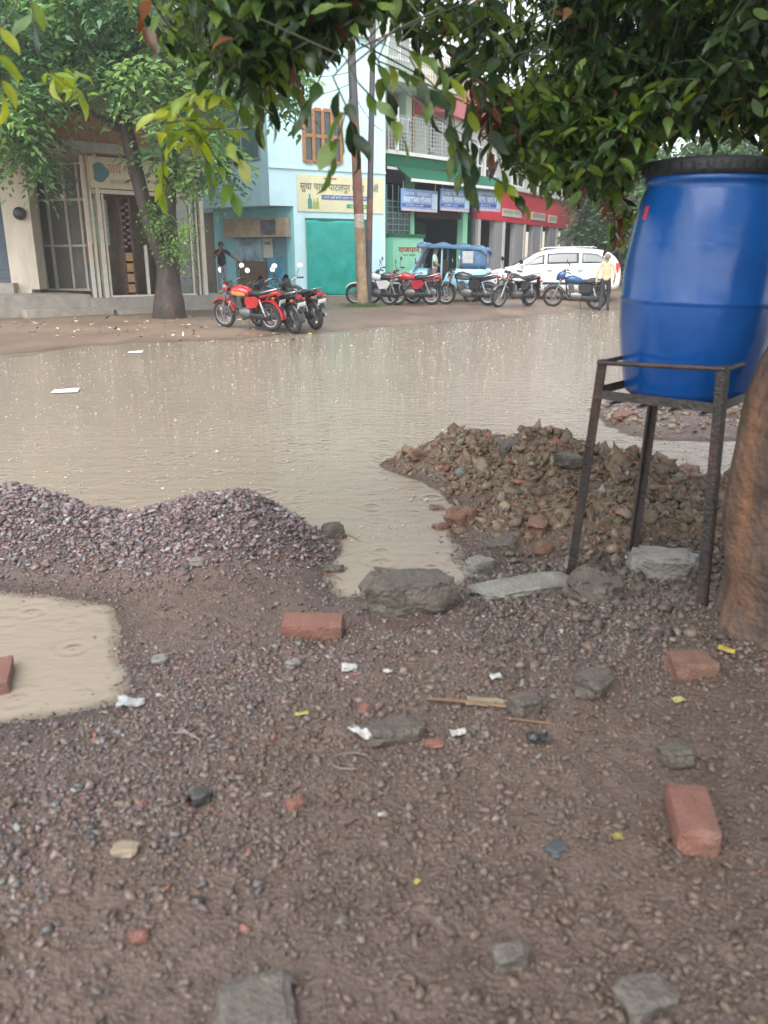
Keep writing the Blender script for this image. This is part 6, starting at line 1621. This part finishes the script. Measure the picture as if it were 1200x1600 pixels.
    q = MB().sheet(lambda u, v: (1.22 - .62 * v + .02, (2 * u - 1) * (.66 - .06 * v), 1.08 + .395 * v + .02), 10, 5); q.build('windscreen', gl, o, world=False, smooth=True)
    q = MB().sheet(lambda u, v: (-2.13 + .28 * v - .02, (2 * u - 1) * (.62 - .05 * v), 1.14 + .36 * v), 8, 4); q.build('rear_window', gl, o, world=False, smooth=True)
    q = MB().bbox((2.17, 0, .50), (.08, 1.1, .16), .02); q.build('grille', m_black, o, world=False, smooth=True)
    q = MB().bbox((2.21, 0, .42), (.03, .50, .11), .006); q.build('number_plate', m_plate, o, world=False)
car()

# ================================================================= blue drum on its stand
zL = .16
bc = Vector((1.285, 3.40, 0)); tilt = (R(.5), R(1.2), 0)
ZB = .945
o = empty('water_drum', (bc.x, bc.y, ZB), 'big blue plastic drum with a black screw lid on the iron stand', 'drum')
o.rotation_euler = tilt
m_blue = mat('blue_drum_plastic', (.004, .064, .255), rough=.19, var=.10, scale=5, bump=.06, bscale=40, dirt=.45, dirtcol=(.022, .066, .16), dscale=(5, 5, .55))
prof = [(.0, .004), (.20, .0), (.235, .006), (.255, .022), (.262, .05), (.272, .10), (.288, .18), (.302, .28), (.3085, .38), (.3085, .385), (.3115, .392), (.3115, .404), (.3085, .411), (.308, .52), (.301, .60), (.2985, .612), (.2965, .624), (.290, .68), (.275, .755), (.262, .805), (.256, .825), (.262, .835), (.266, .845), (.262, .856), (.255, .862)]
# faint horizontal mould bands
MB().lathe(prof, 64, cap=False).build('body', m_blue, o, world=False, smooth=60)
ld = MB().lathe([(.0, .925), (.20, .925), (.225, .915), (.262, .915), (.272, .905), (.274, .872), (.268, .858), (.256, .856)], 64, cap=False)
for k in range(36):
    a = 2 * PI * k / 36; ld.bbox((.275 * math.cos(a), .275 * math.sin(a), .886), (.012, .024, .034), .004, Matrix.Rotation(a, 3, 'Z'))
ld.build('lid', mat('black_lid_plastic', (.009, .010, .012), rough=.5, var=.2, bump=.2, bscale=60), o, world=False, smooth=40)
a = R(192); rr_ = .2835
q = MB().sheet(lambda u, v: ((rr_ + .004 - .010 * v) * math.cos(a + .10 * (u - .5)), (rr_ + .004 - .010 * v) * math.sin(a + .10 * (u - .5)), .70 + .05 * v), 5, 3); q.build('red_sticker', mat('red_sticker', (.50, .03, .05), rough=.4), o, world=False, smooth=True)

m_iron = mat('black_rusty_iron', (.030, .026, .024), rough=.55, var=.4, scale=18, bump=.4, bscale=70, dirt=.75, dirtcol=(.115, .05, .028), dscale=(7, 7, 2))
o = empty('drum_stand', (bc.x, bc.y, zL), 'black rusty iron stand with angle legs and a guard rail carrying the drum', 'stand')
ztop = 1.10
L1t, L3t = P(936, 562, 3.30), P(1135, 572, 2.98)
n_ = Vector((-(L3t - L1t).y, (L3t - L1t).x, 0)).normalized(); n_ = n_ if n_.y > 0 else -n_
L2t, L4t = L1t + n_ * .64, L3t + n_ * .64
L1b, L3b = GG(886, 893), GG(1101, 950)
dl = (L1b - L1t); dr = (L3b - L3t)
L2b = Vector((L2t.x - .03, L2t.y + .03, ground_z(L2t.x, L2t.y))); L4b = Vector((L4t.x + .03, L4t.y + .03, ground_z(L4t.x, L4t.y)))
for t_, b_ in ((L1t, L1b), (L3t, L3b), (L2t, L2b), (L4t, L4b)):
    b_ = Vector(b_) - Vector((0, 0, .06)); ax = (b_ - t_); q = MB()
    u_ = (L3t - L1t).normalized(); 
    for s_, dvec in ((0, u_), (1, n_)):
        w_ = .036 if t_ in (L1t, L4t) else .034
        k = dvec * (w_ if (t_ - L1t).dot(dvec) < .3 else -w_); th = (n_ if s_ == 0 else u_) * .005
        vs = []
        for p in (t_, b_): vs += [p - th, p + k - th, p + k + th, p + th]
        q.add(vs, [(0, 1, 2, 3), (7, 6, 5, 4), (0, 4, 5, 1), (1, 5, 6, 2), (2, 6, 7, 3), (3, 7, 4, 0)])
    q.build('leg', m_iron, o)
def bar(a, b_, r_=.0095, nm='rail', flat=None):
    q = MB()
    if flat:
        d = (b_ - a).normalized(); up = Vector((0, 0, 1)); s_ = d.cross(up).normalized()
        vs = []
        for p in (a, b_): vs += [p - s_ * .003 - up * flat, p + s_ * .003 - up * flat, p + s_ * .003 + up * flat, p - s_ * .003 + up * flat]
        q.add(vs, [(0, 1, 2, 3), (7, 6, 5, 4), (0, 4, 5, 1), (1, 5, 6, 2), (2, 6, 7, 3), (3, 7, 4, 0)])
    else: q.tube([a, b_], r_, 8)
    q.build(nm, m_iron, o)
def lerp_z(t_, b_, z):
    k = (z - t_.z) / (b_.z - t_.z); return t_ + (b_ - t_) * k
dz = Vector((0, 0, -.012))
bar(L1t + dz, L3t + dz); bar(L1t + dz, L2t + dz); bar(L2t + dz, L4t + dz); bar(L3t + dz, L4t + dz)
zs = .975
S1, S2, S3, S4 = [lerp_z(*p, zs) for p in ((L1t, L1b), (L2t, L2b), (L3t, L3b), (L4t, L4b))]
for a_, b_ in ((S1, S2), (S2, S4), (S3, S4)): bar(a_, b_, nm='seat_bar', flat=.018)
bar(S1 + Vector((0, 0, -.01)), S3 + Vector((0, 0, -.01)), nm='seat_bar', flat=.018)
zc = ZB - .012
for t in (.15, .38, .62, .85):
    a_ = S1 + (S3 - S1) * t; b_ = S2 + (S4 - S2) * t; a_.z = b_.z = zc; bar(a_, b_, .008, 'seat_rod')
# ================================================================= people
def person(label, loc, heading, J, shirt, trouser, skin, hair_m, shoe, h=1.0, sleeves='short', cat='person', loose=1.0):
    """one continuous skinned body. J overrides joint positions (x right of the figure, -y forward, z up)"""
    D = dict(pelvis=(0, 0, .93), waist=(0, 0, 1.08), chest=(0, -.01, 1.28), neckb=(0, .0, 1.43), neck=(0, -.01, 1.49), head=(0, -.02, 1.585), crown=(0, -.01, 1.675), chin=(0, -.075, 1.53), nose=(0, -.115, 1.585))
    for s, n in ((-1, 'r'), (1, 'l')):
        D.update({'sh' + n: (s * .165, 0, 1.405), 'el' + n: (s * .235, .03, 1.13), 'wr' + n: (s * .255, -.05, .885), 'pa' + n: (s * .255, -.07, .82),
                  'hip' + n: (s * .085, 0, .88), 'kn' + n: (s * .10, -.02, .50), 'an' + n: (s * .105, .02, .085), 'ba' + n: (s * .12, -.09, .035), 'to' + n: (s * .125, -.15, .03)})
    D.update(J)
    rad = dict(pelvis=.135, waist=.125, chest=.145, neckb=.075, neck=.055, head=.092, crown=.06, chin=.05, nose=.018, sh=.068, el=.044, wr=.030, pa=.036, hip=.092, kn=.064, an=.046, ba=.042, to=.030)
    E = [('pelvis', 'waist'), ('waist', 'chest'), ('chest', 'neckb'), ('neckb', 'neck'), ('neck', 'head'), ('head', 'crown'), ('head', 'chin'), ('head', 'nose')]
    for n in 'rl': E += [('neckb', 'sh' + n), ('sh' + n, 'el' + n), ('el' + n, 'wr' + n), ('wr' + n, 'pa' + n), ('pelvis', 'hip' + n), ('hip' + n, 'kn' + n), ('kn' + n, 'an' + n), ('an' + n, 'ba' + n), ('ba' + n, 'to' + n)]
    names = list(D); pts = [Vector(D[k]) for k in names]; rr = [rad.get(k, rad.get(k[:-1], .05)) for k in names]
    edges = [(names.index(a), names.index(b)) for a, b in E]
    for n in 'rl':                                                  # five fingers on each hand
        pa, wr = Vector(D['pa' + n]), Vector(D['wr' + n]); d = (pa - wr).normalized(); s = d.cross(Vector((0, 1, 0)));
        s = s.normalized() if s.length > .1 else Vector((1, 0, 0)); f = Vector((0, -1, 0)) - d * Vector((0, -1, 0)).dot(d)
        f = f.normalized() if f.length > .1 else Vector((0, 0, 1))
        for k, (off, ln_) in enumerate([(-.030, .070), (-.010, .082), (.010, .078), (.030, .060), (-.045, .05)]):
            i0 = len(pts); base = pa + f * off + d * (.02 if k < 4 else -.035)
            dd = d if k < 4 else (d + f * -1.0).normalized()
            pts += [base, base + dd * ln_ * .55, base + dd * ln_ - s * .012]; rr += [.0105, .0095, .008]
            edges += [(names.index('pa' + n), i0), (i0, i0 + 1), (i0 + 1, i0 + 2)]
    me = bpy.data.meshes.new('person'); me.from_pydata([p[:] for p in pts], edges, []); ob = bpy.data.objects.new('tmp', me); COL.objects.link(ob)
    md = ob.modifiers.new('s', 'SKIN'); md.use_smooth_shade = True
    for i, v in enumerate(me.skin_vertices[0].data): v.radius = (rr[i], rr[i]); v.use_root = (i == 0)
    for k, nm in enumerate(names):
        if nm in ('pelvis', 'waist', 'chest'): me.skin_vertices[0].data[k].radius = (rr[k] * 1.12, rr[k] * .80)
    ob.modifiers.new('d', 'SUBSURF').levels = 2
    dg = bpy.context.evaluated_depsgraph_get(); dg.update()
    m2 = bpy.data.meshes.new_from_object(ob.evaluated_get(dg)); bpy.data.objects.remove(ob)
    m2.name = 'person'; m2.materials.clear()
    for m in (skin, shirt, trouser, shoe): m2.materials.append(m)
    segs = [(Vector(D[a]), Vector(D[b]), a, b) for a, b in E]
    for p in m2.polygons:
        c = p.center; best = None
        for a, b, na, nb in segs:
            t = max(0, min(1, (c - a).dot(b - a) / max((b - a).length_squared, 1e-9))); dd = (c - a - (b - a) * t).length
            if best is None or dd < best[0]: best = (dd, na, nb, t)
        _, na, nb, t = best; k = 0
        if na in ('pelvis', 'waist', 'chest') or nb.startswith('sh'): k = 1
        if na == 'chest' and t > .92 or na == 'neckb' and not nb.startswith('sh'): k = 0
        if na.startswith('sh'): k = 1 if (sleeves == 'long' or t < .62) else 0
        if na.startswith('el') and sleeves == 'long': k = 1
        if nb.startswith('hip') or na.startswith('hip') or na.startswith('kn'): k = 2
        if na == 'pelvis' and c.z < D['pelvis'][2] - .02: k = 2
        if na.startswith('an') or na.startswith('ba'): k = 3
        p.material_index = k
    m2.polygons.foreach_set('use_smooth', [True] * len(m2.polygons))
    o = bpy.data.objects.new('person', m2); COL.objects.link(o); o.location = loc; o.rotation_euler = (0, 0, heading); o.scale = (h, h, h); ORG[o.name] = Vector()
    props(o, label, cat)
    hd, cr = Vector(D['head']), Vector(D['crown']); up = (cr - hd).normalized()
    q = MB()
    def hair(u, v):
        a = 2 * PI * u; e = v * R(105); r_ = .108 + .006 * math.sin(9 * a) * v
        y = math.sin(e) * math.sin(a) * r_; front = max(0, -math.sin(a)) * v
        return hd + Vector((math.sin(e) * math.cos(a) * r_ * .92, y + .012 - .006, .022 + math.cos(e) * r_ + .055 * front))
    q.sheet(hair, 20, 7); hr_ = q.build('hair', hair_m, o, world=False, smooth=70)
    for s in (-1, 1):
        MB().lathe([(.0, -.008), (.011, -.004), (.011, .004), (.0, .008)], 8, Matrix.Translation(hd + Vector((s * .034, -.093, .012))) @ Matrix.Rotation(R(90), 4, 'X')).build('eye', m_black, o, world=False, smooth=True)
        MB().sell([(s * .092 - .008, .01, -.0 + hd.z, .022, .03), (s * .092 + .008, .012, hd.z, .018, .028)], 8).build('ear', skin, o, world=False, smooth=True)
    MB().tube([hd + Vector((-.024, -.098, -.042)), hd + Vector((0, -.106, -.044)), hd + Vector((.024, -.098, -.042))], .006, 5).build('mouth', mat('lip_skin', (.20, .07, .055), rough=.5), o, world=False, smooth=True)
    return o
sk = mat('brown_skin', (.22, .115, .070), rough=.5, var=.12, scale=20)
hb = mat('black_hair', (.012, .010, .010), rough=.5, var=.3)
hg_ = mat('grey_hair', (.16, .15, .14), rough=.6, var=.3)
cloth = lambda n, c: mat(n, c, rough=.8, var=.15, scale=9, bump=.3, bscale=25)
sandal = mat('dark_sandals', (.03, .022, .018), rough=.6)
# young man in the blue alcove: one hand at his mouth, other arm stretched to the right (picture), standing on the plinth
v = P(350, 470, 27.9)
person('young man in black T-shirt and grey jeans, hand at his mouth, under the overhang', (v.x, v.y, .36), R(8),
       dict(elr=(-.27, -.10, 1.20), wrr=(-.06, -.20, 1.36), par=(-.03, -.16, 1.43), ell=(.36, -.02, 1.24), wrl=(.58, -.10, 1.10), pal=(.64, -.12, 1.06), head=(.0, -.02, 1.585)),
       cloth('black_tshirt', (.014, .016, .022)), cloth('grey_jeans', (.24, .28, .33)), sk, hb, sandal, 1.0)
# walker in beige shirt, seen from behind, wading along the edge on the right
v = GG(943, 486)
person('man in a beige shirt and dark trousers wading away along the water edge', (v.x, v.y, max(v.z, -.03)), R(180 - 20),
       dict(knr=(-.10, -.12, .52), anr=(-.11, .0, .10), bar=(-.12, -.10, .05), tor=(-.12, -.16, .04), knl=(.09, .04, .50), anl=(.11, .22, .11), bal=(.12, .13, .04), tol=(.12, .07, .02), elr=(-.27, .02, 1.14), wrr=(-.24, -.12, .94), par=(-.23, -.16, .88), ell=(.26, .08, 1.13), wrl=(.28, .06, .88), pal=(.28, .05, .82)),
       cloth('beige_shirt', (.56, .43, .26)), cloth('black_trousers', (.025, .025, .03)), sk, hg_, sandal, 1.0, 'long')
# man in mint shirt beside the counter, turned to the right of the picture
v = F1.X(uF(656), .75, .2)
person('man in a pale mint shirt standing sideways by the mint green counter', (v.x, v.y, .2), R(75),
       dict(elr=(-.22, -.06, 1.14), wrr=(-.14, -.28, 1.08), par=(-.10, -.34, 1.09), ell=(.22, -.06, 1.14), wrl=(.14, -.26, 1.0), pal=(.12, -.33, 1.0), head=(0, -.035, 1.58), crown=(0, -.04, 1.67)),
       cloth('pale_mint_shirt', (.42, .56, .48)), cloth('dull_pink_lungi', (.30, .14, .17)), sk, hb, sandal, 1.0)
# shopkeeper in white, sitting behind the pale bay glass
v = FL.X(FL.uz(101, 420)[0], -.75, ZT + .12)
stz = .45
person('shopkeeper in a white shirt sitting behind the pale glass bay', (v.x, v.y, ZT + .12 - .40 + .40), R(60),
       dict(pelvis=(0, .05, .55), waist=(0, .06, .70), chest=(0, .02, .90), neckb=(0, -.02, 1.05), neck=(0, -.04, 1.11), head=(0, -.07, 1.20), crown=(0, -.07, 1.29), chin=(0, -.13, 1.15), nose=(0, -.17, 1.20),
            shr=(-.17, 0, 1.02), shl=(.17, 0, 1.02), elr=(-.25, -.10, .80), ell=(.25, -.10, .80), wrr=(-.18, -.33, .78), wrl=(.18, -.33, .76), par=(-.16, -.40, .78), pal=(.16, -.40, .76),
            hipr=(-.09, .02, .52), hipl=(.09, .02, .52), knr=(-.11, -.40, .52), knl=(.11, -.40, .52), anr=(-.11, -.38, .10), anl=(.11, -.38, .10), bar=(-.12, -.47, .05), bal=(.12, -.47, .05), tor=(-.12, -.53, .04), tol=(.12, -.53, .04)),
       cloth('white_shirt', (.74, .74, .73)), cloth('white_trousers', (.66, .66, .64)), sk, hb, sandal, 1.0, 'long')
st = empty('stool', (v.x, v.y, ZT + .12), 'low wooden stool under the shopkeeper in white', 'stool'); st.rotation_euler = (0, 0, R(60))
MB().bbox((0, .05, .415), (.36, .34, .05), .01).build('seat', m_darkwood, st, world=False)
for sx in (-1, 1):
    for sy in (-1, 1): MB().tube([(sx * .14, .05 + sy * .13, .39), (sx * .16, .05 + sy * .15, 0)], .018, 6).build('leg', m_darkwood, st, world=False)
